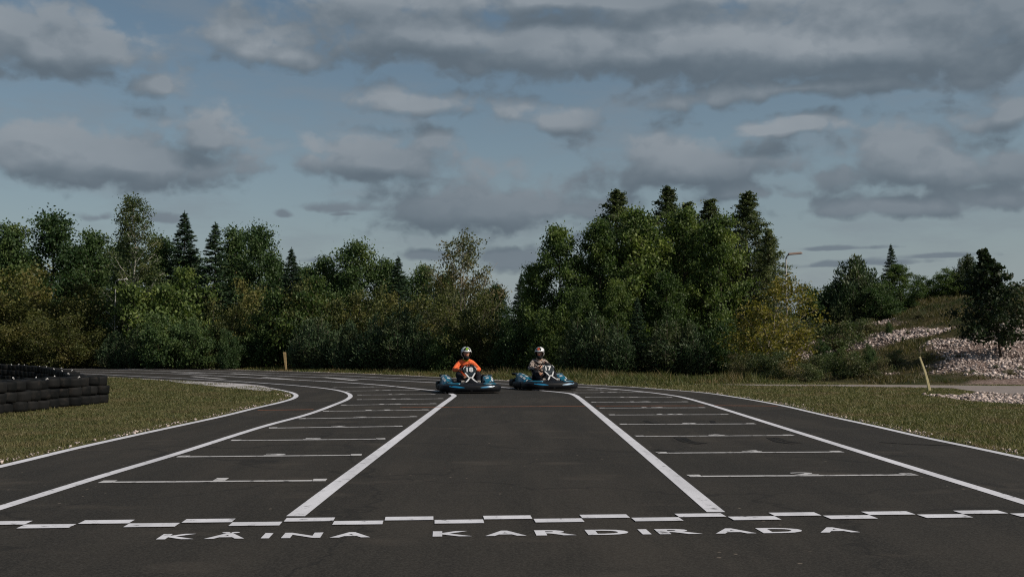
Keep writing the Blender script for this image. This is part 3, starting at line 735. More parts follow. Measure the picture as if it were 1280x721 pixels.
# shrub layer, left to right
T = [
 ('brush', 0, 345, 61, 'olive-yellow brush at the far left behind the tyre barrier', 1.0),
 ('brush', 45, 338, 63, 'tall olive-brown brush above the tyre barrier', 1.0),
 ('brush', 95, 355, 62, 'brownish brush right of the tall olive-brown brush', 1.0),
 ('brush', 30, 385, 59, 'low yellow-green brush directly over the tyre barrier', 1.3),
 ('brush', 88, 395, 58, 'low yellowish brush right above the end of the tyre barrier', 1.2),
 ('juniper_w', 145, 415, 57.5, 'dark low bush with fine leaves right of the yellowish brush', .95),
 ('dark_b', 150, 340, 61.5, 'grey-green tree around the left lamp post', .8),
 ('juniper', 172, 405, 57, 'upright olive juniper below the birch', 1.0),
 ('greenbush', 215, 340, 60, 'tall green leafy bush right of the birch foot', .9),
 ('darkbush', 205, 392, 56.5, 'dark leafy bush at the verge below the birch', 1.0),
 ('darkbush', 243, 398, 56, 'dark round leafy bush left of the brown brush', .95),
 ('olive', 284, 372, 58, 'brown and yellow brush behind the small forked tree', .85),
 ('darkbush', 287, 412, 55, 'small dark forked tree at the verge left of the wooden post', .6),
 ('darkbush', 322, 395, 57, 'dark leafy bush just left of the wooden post', .8),
 ('olive', 348, 345, 59, 'tall olive-green bush behind the wooden post', .75),
 ('juniper_w', 386, 400, 53.8, 'dark juniper just right of the wooden post', .95),
 ('greenbush', 385, 350, 57, 'green bush behind the dark juniper by the wooden post', .8),
 ('juniper', 402, 395, 52.5, 'dark upright juniper left of the orange-red strip', 1.2),
 ('olive', 425, 352, 56, 'olive bush behind the orange-red strip', .8),
 ('juniper_w', 438, 402, 51.5, 'dark juniper right of the orange-red strip', .85),
 ('olive', 470, 362, 55, 'olive-brown bush between the wide oak and the juniper row', .85),
 ('juniper', 472, 392, 50.5, 'tall dark juniper, third from the left kart', 1.15),
 ('juniper', 500, 382, 50, 'tallest pointed juniper left of the first kart', 1.2),
 ('juniper_w', 522, 396, 49.5, 'dark juniper beside the first kart, nearest to it', .8),
 ('brush', 540, 350, 54, 'brownish bush left of the thin yellowish tree', .8),
 ('olive', 578, 368, 48.5, 'reddish-olive bush right behind the orange-jacketed driver', .85),
 ('olive', 622, 385, 48, 'yellow-green bush between the two drivers', .8),
 ('darkbush', 560, 408, 47.5, 'dark bush just behind the first kart', .8),
 ('darkbush', 642, 402, 46, 'dark bush behind the gap between the karts', .8),
 ('greenbush', 676, 392, 45, 'leafy bush behind the second driver', .75),
 ('juniper', 722, 395, 42.5, 'dark juniper right of the second driver', 1.1),
 ('juniper', 745, 388, 42, 'upright dark juniper second to the right of the second driver', 1.1),
 ('spruce', 797, 372, 41.5, 'small conifer with bare pale lower trunk at the verge', 1.05),
 ('juniper', 772, 402, 41, 'low juniper left of the small conifer with the bare trunk', 1.1),
 ('juniper', 833, 392, 41, 'tall dark juniper right of the small conifer', 1.3),
 ('juniper_w', 865, 405, 41, 'spreading dark juniper under the centre of the clump', .9),
 ('darkbush', 900, 400, 41, 'dark leafy bush left of the yellow maple', .7),
 ('herb', 925, 440, 37.5, 'brown-green weeds left of the maple foot', 1.0),
 ('herb', 950, 438, 36.8, 'brown-green weeds right under the maple', 1.0),
 ('herb', 975, 436, 36, 'tall weeds right of the maple stem', 1.0),
]
for key, px, yt, Y, lab, w in T: tree(key, px, yt, Y, lab, WOOD, w)
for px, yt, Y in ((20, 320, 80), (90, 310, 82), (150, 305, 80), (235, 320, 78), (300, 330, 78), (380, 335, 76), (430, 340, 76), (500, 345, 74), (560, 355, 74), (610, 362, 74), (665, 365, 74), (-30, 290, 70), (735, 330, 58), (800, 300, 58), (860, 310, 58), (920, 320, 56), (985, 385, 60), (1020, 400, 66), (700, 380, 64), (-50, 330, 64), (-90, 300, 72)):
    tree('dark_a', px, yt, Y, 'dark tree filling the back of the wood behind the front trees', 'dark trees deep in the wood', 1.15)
# hillside
HG = 'trees and bushes on the gravel hillside'
T = [
 ('darkbush', 1018, 358, 50, 'dark leafy bush at the left foot of the hill beside the maple', .9),
 ('darkbush', 1045, 352, 52, 'dark green bush between the hill-foot bush and the wide dark conifer', .9),
 ('juniper_w', 1073, 322, 50, 'wide dark conical tree at the left of the hill', 1.05),
 ('juniper_w', 1055, 365, 49, 'low dark bush on the left flank of the wide conical tree', .9),
 ('spruce', 1116, 306, 51, 'thin pointed spruce behind the reddish-green bush on the hill', 1.15),
 ('oak_a', 1128, 330, 50, 'reddish-green bushy tree right of the wide conical tree on the hill', 1.25),
 ('darkbush', 1100, 352, 48.5, 'green bush low between the two bushy trees on the hill', 1.1),
 ('darkbush', 1156, 344, 52, 'dark bush left of the twiggy green bush on the hill crest', 1.2),
 ('greenbush', 1182, 338, 52, 'twiggy green bush on the hill crest left of the round conifer', 1.25),
 ('juniper_w', 1212, 319, 52, 'small round-topped conifer alone on the hill crest', .95),
 ('brush', 1198, 362, 51, 'low yellow-green bush at the foot of the round conifer', .5),
 ('young', 1251, 308, 36, 'dark young oak on the gravel slope near the right edge', 1.0),
 ('oak_b', 1292, 338, 42, 'green tree cut by the right edge behind the young oak', .6),
 ('herb', 1108, 408, 44, 'leafy weeds in the middle of the hill', 1.2),
 ('herb', 1135, 412, 43, 'tall weeds with pale flower heads left of the gravel', 1.0),
 ('darkbush', 1128, 420, 41.5, 'small dark bush at the upper left of the gravel', .35),
 ('darkbush', 1160, 404, 44.5, 'small dark green bush on the middle of the hill', .35),
 ('herb', 1022, 440, 36, 'weedy bush at the foot of the hill beside the maple', 1.2),
 ('darkbush', 1048, 434, 35, 'dark bush at the foot of the hill left of the leaning yellow post', .55),
 ('herb', 1065, 436, 34.5, 'brownish weedy bush at the hill foot', 1.2),
 ('darkbush', 1087, 430, 34.8, 'rounded dark bush nearest the leaning yellow post', .5),
 ('herb', 1100, 446, 33.6, 'pale dry weeds right of the rounded dark bush', .8),
 ('herb', 1010, 452, 33.5, 'low weeds beside the path start', 1.3),
 ('herb', 1185, 372, 49, 'leafy clump of weeds on the hill crest', 1.0),
 ('herb', 1245, 455, 34.2, 'dark weeds under the young oak', 1.3),
 ('herb', 1275, 457, 33.8, 'dark weeds at the right edge under the young oak', 1.5),
 ('herb', 1216, 462, 33.4, 'low weeds left of the young oak foot', 1.4),
 ('herb', 1262, 461, 33.0, 'low dark weeds between the path and the young oak', 1.8),
 ('darkbush', 1030, 425, 37.5, 'dark green bush half way between the maple and the gravel', .6),
 ('herb', 1052, 398, 43, 'green weeds under the wide conical tree', 1.5),
 ('herb', 1085, 396, 45, 'tall green weeds right of the wide conical tree foot', 1.4),
 ('herb', 1150, 388, 46.5, 'weeds in the middle of the hill below the crest', 1.4),
 ('herb', 1175, 394, 45.5, 'weeds right of the small dark green hill bush', 1.2),
 ('herb', 1205, 384, 47, 'weeds on the upper slope below the round conifer', 1.3),
 ('herb', 1142, 448, 38, 'small green tuft in the gravel above the leaning post', .8),
 ('herb', 1198, 446, 37.5, 'small green tuft in the gravel left of the young oak', .9),
 ('herb', 1176, 428, 41, 'green strip of weeds crossing the gravel', .9),
 ('darkbush', 1112, 402, 43.5, 'dark green bush left of the tall weeds on the hill', .5),
 ('darkbush', 1188, 400, 45, 'low dark bush at the upper edge of the gravel', .4),
 ('juniper_w', 1140, 372, 50, 'low dark conifer behind the tall weeds on the hill', .9),
 ('herb', 1160, 412, 42.5, 'green weeds at the top of the gravel by the small bush', 1.3),
 ('herb', 1230, 425, 41, 'weeds in the gravel behind the young oak', 1.2),
 ('herb', 1120, 436, 37, 'green weeds at the left border of the gravel', 1.2),
]
for key, px, yt, Y, lab, w in T: tree(key, px, yt, Y, lab, HG, w)

# ------------------------------------------------------------------ lamp posts, posts
def lamp(px, ytop, Y, side, head, label, armlen=.35):
    p = at(px, ytop, Y); z0 = gz(p.x, Y); Ht = p.z - z0
    o = empty('street_lamp', (p.x, Y, z0)); tag(o, label, 'street lamp', 'street lamps among the trees')
    mb = MB(); mb.tube([(0, 0, -.05), (0, 0, .6)], [.045, .04], 10); mb.tube([(0, 0, .6), (0, 0, Ht - .12)], [.034, .026], 10); mb.build('pole', M['galv'], o, True)
    mb = MB(); mb.tube([(0, 0, Ht - .14), (.05 * side, 0, Ht - .04), (armlen * .5 * side, 0, Ht)], .022, 8); mb.build('arm', M['galv'], o, True)
    mb = MB(); a = armlen * .4 * side; L_ = .52 * side
    mb.add([(a, -.09, Ht - .03), (a, .09, Ht - .03), (a + L_, .13, Ht + .02), (a + L_, -.13, Ht + .02), (a, -.06, Ht + .05), (a, .06, Ht + .05), (a + L_ * .9, .09, Ht + .09), (a + L_ * .9, -.09, Ht + .09)],
           [(0, 3, 2, 1), (4, 5, 6, 7), (0, 1, 5, 4), (1, 2, 6, 5), (2, 3, 7, 6), (3, 0, 4, 7)])
    mb.build('lamp_head', head, o, bevel=.02)
lamp(144.5, 350, 60.0, 1, M['lampgrey'], 'grey street lamp in front of the birch in the left wood')
lamp(982.5, 318, 40.6, 1, M['rustlamp'], 'tall street lamp with brownish head rising behind the yellow maple', .2)
def post(name, px, yb, ytop, topx, mat, w0, w1, label, cat, flat=.6, curve=0.0):
    b = gp(px, yb); t = at(topx, ytop, b.y); mb = MB(); pts = []
    for k in range(6):
        f = k / 5; q = Vector((0, 0, -.1)).lerp(t - b, f); q.x += curve * math.sin(math.pi * f); pts.append((q, w0 + (w1 - w0) * f))
    v = []; fs = []
    for q, w in pts: v += [q + Vector((-w / 2, -w * flat / 2, 0)), q + Vector((w / 2, -w * flat / 2, 0)), q + Vector((w / 2, w * flat / 2, 0)), q + Vector((-w / 2, w * flat / 2, 0))]
    for k in range(5):
        for j in range(4): fs.append((4 * k + j, 4 * k + (j + 1) % 4, 4 * k + 4 + (j + 1) % 4, 4 * k + 4 + j))
    fs += [(3, 2, 1, 0), (20, 21, 22, 23)]
    mb.add(v, fs); o = mb.build(name, mat, None, bevel=.006); o.location = b; tag(o, label, cat); return o
post('wooden_post', 358, 463.2, 440, 355.6, M['wood'], .075, .13, 'weathered light wooden post standing in the verge before the left wood', 'post')
post('leaning_post', 1162.5, 488, 446, 1149.5, M['yellowpost'], .07, .042, 'thin yellow-green post leaning left beside the path', 'post', .9, .03)
# orange-red strip
b = gp(416, 462.5)
mb = MB(); mb.tube([(0, 0, .0), (.02, 0, .25), (.07, 0, .55)], .012, 6); pst = mb.build('marker_stake', M['bark']); pst.location = b
tag(pst, 'thin stake with an orange-red strip low before the dark junipers', 'marker')
mb = MB(); v = []; n = 9
for k in range(n):
    t = k / (n - 1); x = -.12 + .22 * t + .03 * math.sin(t * 7); zz = .08 + .44 * t; w = .045 + .03 * math.sin(t * 5) ** 2
    for yy in (-.03, -.02): v += [(x - w, yy - .02 * math.sin(t * 9), zz), (x + w, yy + .02 * math.sin(t * 6), zz + .02)]
fs = []
for k in range(n - 1):
    a = 4 * k; c = a + 4
    fs += [(a, a + 1, c + 1, c), (a + 2, c + 2, c + 3, a + 3), (a, c, c + 2, a + 2), (a + 1, a + 3, c + 3, c + 1)]
mb.add(v, fs); mb.build('strip', M['red'], pst, True)

# ------------------------------------------------------------------ tyre barrier
def tyre_mesh(ro, ri, w, treads=22):
    prof = [(ri, -w * .40), (ri + (ro - ri) * .35, -w * .5), (ro - .020, -w * .495), (ro - .003, -w * .43), (ro, -w * .2), (ro, w * .2), (ro - .003, w * .43), (ro - .020, w * .495), (ri + (ro - ri) * .35, w * .5), (ri, w * .40), (ri + .02, 0)]
    v, f = [], []; N = treads * 2; k = len(prof)
    for i in range(N):
        a = 2 * math.pi * i / N; dr = -.006 if i % 2 else 0
        for j, (r, z) in enumerate(prof):
            rr = r + (dr if 2 <= j <= 7 else 0); v.append((rr * math.cos(a), rr * math.sin(a), z))
    for i in range(N):
        for j in range(k): f.append((i * k + j, i * k + (j + 1) % k, ((i + 1) % N) * k + (j + 1) % k, ((i + 1) % N) * k + j))
    me = pymesh('tyre', v, f); bm = bmesh.new(); bm.from_mesh(me); bmesh.ops.recalc_face_normals(bm, faces=bm.faces); bm.to_mesh(me); bm.free(); return me
tm_ = [tyre_mesh(.18, .10, .165), tyre_mesh(.19, .105, .172, 16), tyre_mesh(.172, .10, .158, 20)]
for me in tm_: me.materials.append(M['rubber']); me.polygons.foreach_set('use_smooth', [True] * len(me.polygons))
glint = MB(); glint.tube([(.15, 0, .075), (.155, .0, .095), (.170, .008, .108), (.180, .012, .092)], .0075, 5); glint_me = pymesh('cable_tie', glint.v, glint.f); glint_me.materials.append(M['glint'])  # white slivers standing in for specular glints on the tyre tops
LAY = ['bottom', 'middle', 'top']
def tyre_row(pts, where, group, end=False, layers=3):
    for i, p in enumerate(pts):
        for k in range(layers):
            me = random.choice(tm_); j = .03
            o = bpy.data.objects.new('tyre', me); col.objects.link(o)
            o.location = (p[0] + random.uniform(-j, j), p[1] + random.uniform(-j, j), .084 + k * .168 + random.uniform(-.003, .003))
            o.rotation_euler = (random.uniform(-.07, .07), random.uniform(-.07, .07), random.uniform(0, 6.28))
            if end and i == 0:
                tag(o, f'{LAY[k]} tyre of the end stack at the right end of the barrier', 'tyre', group)
            else:
                tag(o, f'black tyre, {LAY[k]} layer of the {where}', 'tyre', group)
            if k == layers - 1 and random.random() < .42:
                t = link('cable_tie', glint_me, None, o); t.rotation_euler = (0, 0, random.uniform(-2.6, .2) - o.rotation_euler.z)
def along(a, b, step, off=0):
    a = Vector(a); b = Vector(b); n = int((b - a).length / step); u = (b - a).normalized(); return [a + u * (off + i * step) for i in range(n)]
tyre_row(along((-7.76, 20.75, 0), (-8.08, 15.6, 0), .375), 'near row of the tyre barrier', 'tyres of the near barrier', True)
tyre_row(along((-8.10, 20.95, 0), (-8.42, 16.4, 0), .375, .0), 'second row right behind the near tyre barrier', 'tyres of the near barrier')
bl = crom([(-8.55, 21.7, 0), (-10.3, 25.6, 0), (-13.9, 32.5, 0), (-18.3, 38.6, 0), (-21, 41, 0)], .05)
acc = 0; ptsb = [bl[0]]
for a, b in zip(bl, bl[1:]):
    acc += (b - a).length
    if acc >= .39: ptsb.append(b); acc = 0
tyre_row(ptsb, 'far leg of the tyre barrier', 'tyres of the far barrier')
print('tyres', len([o for o in bpy.data.objects if o.name.startswith('tyre')]))

# ------------------------------------------------------------------ karts
YZ = Matrix.Rotation(R(90), 4, 'Y')
def kart(loc, rz, number, label, steer=0.0, group='go-karts side by side on the track'):
    o = empty('go_kart', loc, rz); tag(o, label, 'go-kart', group)
    # chassis
    mb = MB()
    for s in (-1, 1):
        mb.tube([(s * .14, -.80, .09), (s * .30, -.55, .09), (s * .33, 0, .09), (s * .30, .75, .09)], .016, 8)
        mb.tube([(s * .30, -.45, .10), (s * .42, -.52, .12)], .016, 8)
    mb.tube([(-.30, -.5, .09), (.30, -.5, .09)], .016, 8); mb.tube([(-.32, .2, .09), (.32, .2, .09)], .016, 8); mb.tube([(-.3, .75, .09), (.3, .75, .09)], .016, 8)
    mb.tube([(-.45, .55, .135), (.45, .55, .135)], .018, 8)
    mb.build('frame', M['steel'], o, True)
    mb = MB(); mb.box((0, -.28, .065), (.60, .95, .012)); mb.build('floor_pan', M['engine'], o)
    # wheels
    for s in (-1, 1):
        for y, r, w, front in ((-.52, .125, .12, True), (.55, .138, .19, False)):
            x = s * (.50 if front else .49)
            t = link('wheel', rim_mesh(r, w), M['alloy'], o, True); t.location = (x, y, r + .004); t.rotation_euler = (0, 0, steer if front else 0)
            link('tyre', wheel_tyre(r, w), M['kart_tyre'], t, True)
    # perimeter bumpers
    fr = [(-.60, -.30), (-.645, -.44), (-.645, -.60), (-.60, -.73), (-.50, -.82), (-.34, -.875), (-.15, -.905), (.15, -.905), (.34, -.875), (.50, -.82), (.60, -.73), (.645, -.60), (.645, -.44), (.60, -.30)]
    frs = crom([(x, y, 0) for x, y in fr], .05)
    def prof(t):
        c = 1 - abs(2 * t - 1); h = .200 - .02 * (1 - min(1, c * 3)) + .02 * max(0, c - .6); d = .02 + .20 * min(1, c * 1.6)
        return [(-.03, .045), (.02, .04), (.052, .075), (.060, .125), (.045, .175), (.012, h - .015), (-.03, h), (-d - .03, h + .035), (-d - .04, h + .01), (-.05, h - .03)]
    mb = MB(); mb.sweep([(p.x, p.y) for p in frs][::1], prof); fb = mb.build('front_bumper', M['black'], o, True, bevel=.004)
    # accent stripes lying on the face of the front bumper
    for s in (-1, 1):
        mb = MB(); pth = crom([(s * .50, -.82, 0), (s * .36, -.870, 0), (s * .17, -.903, 0)], .03)
        v = []; f = []; n = len(pth)
        for i, p in enumerate(pth):
            t = i / (n - 1); tn_ = (pth[min(i + 1, n - 1)] - pth[max(i - 1, 0)]).normalized(); ou = Vector((tn_.y, -tn_.x, 0)); ou = ou if ou.y < 0 else -ou
            zc = .165 - .03 * t; h = .018 * math.sin(math.pi * (t * .85 + .1))
            for zz in (zc - h, zc + h):
                off = np.interp(zz, [.125, .170, .19], [.0640, .0480, .020]) + .003
                v.append(Vector((p.x, p.y, zz)) + ou * off)
            if i: f.append((2 * i - 2, 2 * i - 1, 2 * i + 1, 2 * i))
        mb.add(v, f); a = mb.build('accent_stripe', M['accent'], fb); sm = a.modifiers.new('s', 'SOLIDIFY'); sm.thickness = .004
    # blue panels let into the top of the front bumper, and a lower splitter lip
    top_ = [(p.x, p.y) for p in frs]
    for s in (-1, 1):
        pp = [p for p in top_ if .24 < s * p[0] and p[1] < -.52]
        mb = MB(); mb.sweep(pp, lambda t: [(-.052, .201), (-.045, .212), (-.12 - .03 * math.sin(math.pi * t), .236), (-.13 - .03 * math.sin(math.pi * t), .222)])
        mb.build('bumper_panel', M['blue'], fb, True)
    mb = MB(); mb.sweep([p for p in top_ if p[1] < -.5], [(-.02, .028), (.045, .030), (.050, .040), (-.02, .044)]); mb.build('splitter', M['kart_tyre'], fb, True)
    for x in (-.30, -.02, .28):
        mb = MB(); yb = -.895 if abs(x) < .1 else -.86; mb.box((x, yb - .055, .085), (.05, .02, .045)); mb.build('bumper_clip', M['engine'], fb, bevel=.004)
    for s in (-1, 1):
        mb = MB(); pth = [(s * .625, -.27), (s * .655, -.1), (s * .66, .2), (s * .635, .38)]
        if s < 0: pth = pth[::-1]
        c = crom([(x, y, 0) for x, y in pth], .08)
        mb.sweep([(p.x, p.y) for p in c], [(-.05, .05), (.03, .05), (.045, .09), (.045, .155), (.02, .19), (-.05, .19)])
        mb.build('side_bumper', M['black'], o, True, bevel=.01)
    mb = MB(); pth = crom([(.635, .41, 0), (.65, .62, 0), (.57, .78, 0), (.3, .85, 0), (-.3, .85, 0), (-.57, .78, 0), (-.65, .62, 0), (-.635, .41, 0)], .08)
    mb.sweep([(p.x, p.y) for p in pth], [(-.04, .06), (.03, .06), (.045, .10), (.045, .20), (.02, .24), (-.04, .24)])
    mb.build('rear_bumper', M['black'], o, True, bevel=.01)
    # blue side pods, rising towards the rear
    for s in (-1, 1):
        rings = []
        for y, zt, xo, xi in ((-.40, .20, .47, .38), (-.30, .27, .60, .34), (-.12, .33, .625, .33), (.08, .375, .63, .34), (.26, .405, .63, .36), (.38, .40, .61, .40)):
            rings.append([(s * xi, y, .10), (s * xo, y, .12), (s * (xo + .005), y, .20), (s * (xo - .03), y, zt - .05), (s * (xo - .10), y, zt), (s * (xi + .04), y, zt - .03), (s * xi, y, zt - .12)])
        mb = MB(); v = [p for r in rings for p in r]; k = 7
        f = [(i * k + j, i * k + (j + 1) % k, (i + 1) * k + (j + 1) % k, (i + 1) * k + j) for i in range(5) for j in range(k)] + [tuple(range(k))[::-1], tuple(5 * k + j for j in range(k))]
        mb.add(v, f); sp = mb.build('side_pod', M['blue'], o, True, bevel=.012)
        # white stickers on the sloping top and outer face
        def stick(u0, u1, w0, w1):
            def P_(u, w):
                u = min(max(u, 0), 4.999); i = int(u); fu = u - i
                pa = [Vector(q).lerp(Vector(q2), fu) for q, q2 in zip(rings[i], rings[i + 1])]
                j = int(w); return pa[j].lerp(pa[j + 1], w - j)
            a_, b_, c_, d_ = P_(u0, w0), P_(u1, w0), P_(u1, w1), P_(u0, w1)
            nn = (b_ - a_).cross(d_ - a_).normalized()
            if nn.z < 0 and abs(nn.z) > .2 or (nn.x * s < 0 and abs(nn.z) <= .2): nn = -nn
            m2 = MB(); m2.add([q + nn * .006 for q in (a_, b_, c_, d_)] + [q + nn * .001 for q in (a_, b_, c_, d_)], [(0, 1, 2, 3), (7, 6, 5, 4), (0, 4, 5, 1), (1, 5, 6, 2), (2, 6, 7, 3), (3, 7, 4, 0)])
            m2.build('sticker', M['white'], sp)
        stick(1.3, 1.9, 3.2, 3.8); stick(2.2, 2.9, 3.1, 3.7); stick(3.3, 3.7, 4.2, 4.8); stick(4.1, 4.6, 3.2, 3.8); stick(.5, .9, 3.2, 3.8); stick(2.0, 2.5, 4.25, 4.7)
        mb = MB()
        mb.sweep([(s * .40, .43), (s * .60, .43)][::s], [(-.10, .34), (.0, .40), (.26, .40), (.30, .34), (.28, .335), (.25, .385), (.02, .385), (-.08, .335)][::1] if s > 0 else [(.10, .34), (.0, .40), (-.26, .40), (-.30, .34), (-.28, .335), (-.25, .385), (-.02, .385), (.08, .335)][::-1])
        mb.build('rear_mudguard', M['bluedark'], o, True, bevel=.006)
    # number shield with white crossed support
    sh = empty('number_shield', (0, 0, 0)); bpy.data.objects.remove(sh)
    out = [(-.075, 0), (.075, 0), (.13, .07), (.155, .16), (.135, .225), (.07, .255), (-.07, .255), (-.135, .225), (-.155, .16), (-.13, .07)]
    tilt = Matrix.Rotation(R(-24), 4, 'X'); base = Vector((0, -.50, .385))
    def S(x, h, dpt): return base + tilt @ Vector((x, dpt + .35 * (x * x), h))
    v = []; f = []
    for d in (0, .022):
        for x, h in out: v.append(S(x, h, d))
    n = len(out); f = [tuple(range(n)), tuple(range(2 * n - 1, n - 1, -1))] + [(i, (i + 1) % n, n + (i + 1) % n, n + i) for i in range(n)]
    # split front face in a strip mesh so that the bow is smooth
    mb = MB(); mb.add(v, f); sh = mb.build('number_shield', M['bluedark'], o, bevel=.004)
    me = textmesh(number, .035); V_, F_ = fit(me, -.078, .078, .100, .218)
    me2 = pymesh('number', [S(p[0], p[1], 0) + tilt @ Vector((0, -.004, 0)) for p in V_], F_); link('number', me2, M['white'], sh)
    mb = MB()
    for s in (-1, 1):
        mb.tube([S(s * .10, .238, -.012), S(s * .142, .2, -.010), S(s * .146, .165, -.008)], .0085, 6)
    mb.build('shield_trim', M['white'], sh, True)
    mb = MB()
    for s in (-1, 1):
        pts_ = [(s * .11, -.515, .445), (s * .055, -.60, .370), (s * .030, -.635, .335), (s * .075, -.72, .285), (s * .125, -.80, .252)]
        w = .0125
        vv = []; ff = []
        for i, p in enumerate(pts_):
            p = Vector(p)
            ww = w * (1.0 if i in (0, 4) else 1.25)
            for dx, dy in ((-ww, 0), (ww, 0), (ww, .022), (-ww, .022)): vv.append(p + Vector((dx, dy, dy * .6)))
            if i:
                a = 4 * i - 4
                for j in range(4): ff.append((a + j, a + (j + 1) % 4, a + 4 + (j + 1) % 4, a + 4 + j))
        ff += [(0, 1, 2, 3), (19, 18, 17, 16)]
        mb.add(vv, ff)
    mb.box((0, -.625, .350), (.075, .02, .035)); mb.build('shield_support', M['white'], o, bevel=.003)
    # central nose cone in dark plastic under the support
    rings = []
    for y, w, zt in ((-.44, .12, .36), (-.56, .13, .27), (-.70, .18, .225), (-.84, .26, .20)):
        rings.append([(-w, y, .08), (-w, y, zt - .03), (-w * .7, y, zt), (w * .7, y, zt), (w, y, zt - .03), (w, y, .08)])
    mb = MB(); v = [p for r in rings for p in r]; mb.add(v, [(i * 6 + j, i * 6 + (j + 1) % 6, i * 6 + 6 + (j + 1) % 6, i * 6 + 6 + j) for i in range(3) for j in range(6)] + [(5, 4, 3, 2, 1, 0), (18, 19, 20, 21, 22, 23)])
    mb.build('nose_cone', M['black'], o, True, bevel=.008)
    # steering
    mb = MB(); cW = Vector((0, -.17, .53)); tl = Matrix.Rotation(R(-52), 3, 'X')
    ring = [cW + tl @ Vector((.145 * math.cos(a), .145 * math.sin(a) * (.86 if math.sin(a) > 0 else 1), 0)) for a in np.linspace(0, 2 * math.pi, 28, endpoint=False)]
    mb.tube(ring, .0145, 8, closed=True)
    for a in (R(15), R(165), R(270)): mb.tube([cW + tl @ Vector((0, 0, -.01)), cW + tl @ Vector((.14 * math.cos(a), .14 * math.sin(a), 0))], .010, 6)
    mb.tube([cW + tl @ Vector((0, 0, .01)), cW + tl @ Vector((0, 0, -.03))], .035, 12); sw = mb.build('steering_wheel', M['black'], o, True)
    mb = MB(); mb.tube([cW, (0, -.48, .12)], .012, 8); mb.build('steering_column', M['steel'], o, True)
    # pedals
    for s in (-1, 1):
        mb = MB(); mb.tube([(s * .16, -.66, .09), (s * .16, -.70, .25)], .008, 6); mb.box((s * .16, -.695, .22), (.07, .012, .08)); mb.build('pedal', M['steel'], o)
    # seat
    rows = []
    for y, z, w, c in ((-.02, .17, .15, .02), (.06, .10, .17, .05), (.26, .08, .185, .08), (.38, .14, .19, .11), (.46, .30, .19, .12), (.52, .48, .17, .08), (.545, .60, .13, .03)):
        rows.append([(w * u, y - c * u * u * (1.0 if z > .12 else .1), z + (c * 1.1 * abs(u) ** 3 if z < .35 else 0)) for u in np.linspace(-1, 1, 9)])
    v = [p for r in rows for p in r]; mb = MB(); mb.add(v, [(i * 9 + j, i * 9 + j + 1, i * 9 + 10 + j, i * 9 + 9 + j) for i in range(6) for j in range(8)])
    st = mb.build('seat', M['black'], o, True); sm = st.modifiers.new('s', 'SOLIDIFY'); sm.thickness = .014
    # engine and tank
    mb = MB(); mb.box((.36, .50, .23), (.17, .24, .22)); mb.tube([(.36, .50, .33), (.36, .50, .40)], .055, 12)
    for k in range(6): mb.box((.36, .40 + k * .035, .30), (.20, .012, .14))
    mb.build('engine', M['engine'], o, bevel=.006)
    mb = MB(); mb.tube([(.30, .62, .25), (.1, .72, .26), (-.18, .74, .26)], [.02, .045, .045], 10); mb.build('exhaust', M['steel'], o, True)
    mb = MB(); mb.box((-.36, .50, .20), (.15, .24, .16)); mb.build('fuel_tank', M['black'], o, bevel=.02)
    return o
_rm = {}
def rim_mesh(r, w):
    if ('r', r) in _rm: return _rm['r', r]
    mb = MB(); ri = r * .52
    prof = [(ri, -w * .42), (ri * .9, -w * .40), (ri * .82, -w * .30), (ri * .35, -w * .22), (.0, -w * .24)]
    full = prof + [(a, -b) for a, b in prof[::-1]]
    N = 18; v = []; f = []; k = len(full)
    for i in range(N):
        a = 2 * math.pi * i / N
        for rr, x in full: v.append((x, rr * math.cos(a), rr * math.sin(a)))
    for i in range(N):
        for j in range(k - 1): f.append((i * k + j, i * k + j + 1, ((i + 1) % N) * k + j + 1, ((i + 1) % N) * k + j))
    me = pymesh('wheel', v, f); _rm['r', r] = me; return me
def wheel_tyre(r, w):
    if ('t', r) in _rm: return _rm['t', r]
    prof = [(r * .50, -w * .43), (r * .7, -w * .50), (r * .90, -w * .48), (r * .985, -w * .38), (r, -w * .2), (r, w * .2), (r * .985, w * .38), (r * .90, w * .48), (r * .7, w * .50), (r * .50, w * .43)]
    N = 28; v = []; f = []; k = len(prof)
    for i in range(N):
        a = 2 * math.pi * i / N
        for rr, x in prof: v.append((x, rr * math.cos(a), rr * math.sin(a)))
    for i in range(N):
        for j in range(k): f.append((i * k + j, i * k + (j + 1) % k, ((i + 1) % N) * k + (j + 1) % k, ((i + 1) % N) * k + j))
    me = pymesh('tyre', v, f); bm = bmesh.new(); bm.from_mesh(me); bmesh.ops.recalc_face_normals(bm, faces=bm.faces); bm.to_mesh(me); bm.free(); _rm['t', r] = me; return me

# ------------------------------------------------------------------ people
def skin(name, chains, mat, parent, sub=2):
    """chains: lists of (point, radius); equal points are shared. First point of the first chain is the root."""
    vs, rad, ed, ix = [], [], [], {}
    def vid(p, r):
        k = tuple(round(c, 4) for c in p)
        if k not in ix: ix[k] = len(vs); vs.append(Vector(p)); rad.append(r)
        return ix[k]
    for ch in chains:
        ids = [vid(p, r) for p, r in ch]
        ed += [(a, b) for a, b in zip(ids, ids[1:]) if a != b]
    me = bpy.data.meshes.new(name); me.from_pydata(vs, ed, []); ob = bpy.data.objects.new(name, me); col.objects.link(ob)
    m = ob.modifiers.new('skin', 'SKIN'); m.use_smooth_shade = True
    for i, r in enumerate(rad):
        rr = r if isinstance(r, tuple) else (r, r)
        me.skin_vertices[0].data[i].radius = rr; me.skin_vertices[0].data[i].use_root = (i == 0)
    s = ob.modifiers.new('sub', 'SUBSURF'); s.levels = sub; s.render_levels = sub
    bpy.context.view_layer.update()
    new = bpy.data.meshes.new_from_object(ob.evaluated_get(bpy.context.evaluated_depsgraph_get()))
    bpy.data.objects.remove(ob); new.name = name; new.materials.clear()
    return link(name, new, mat, parent, True)
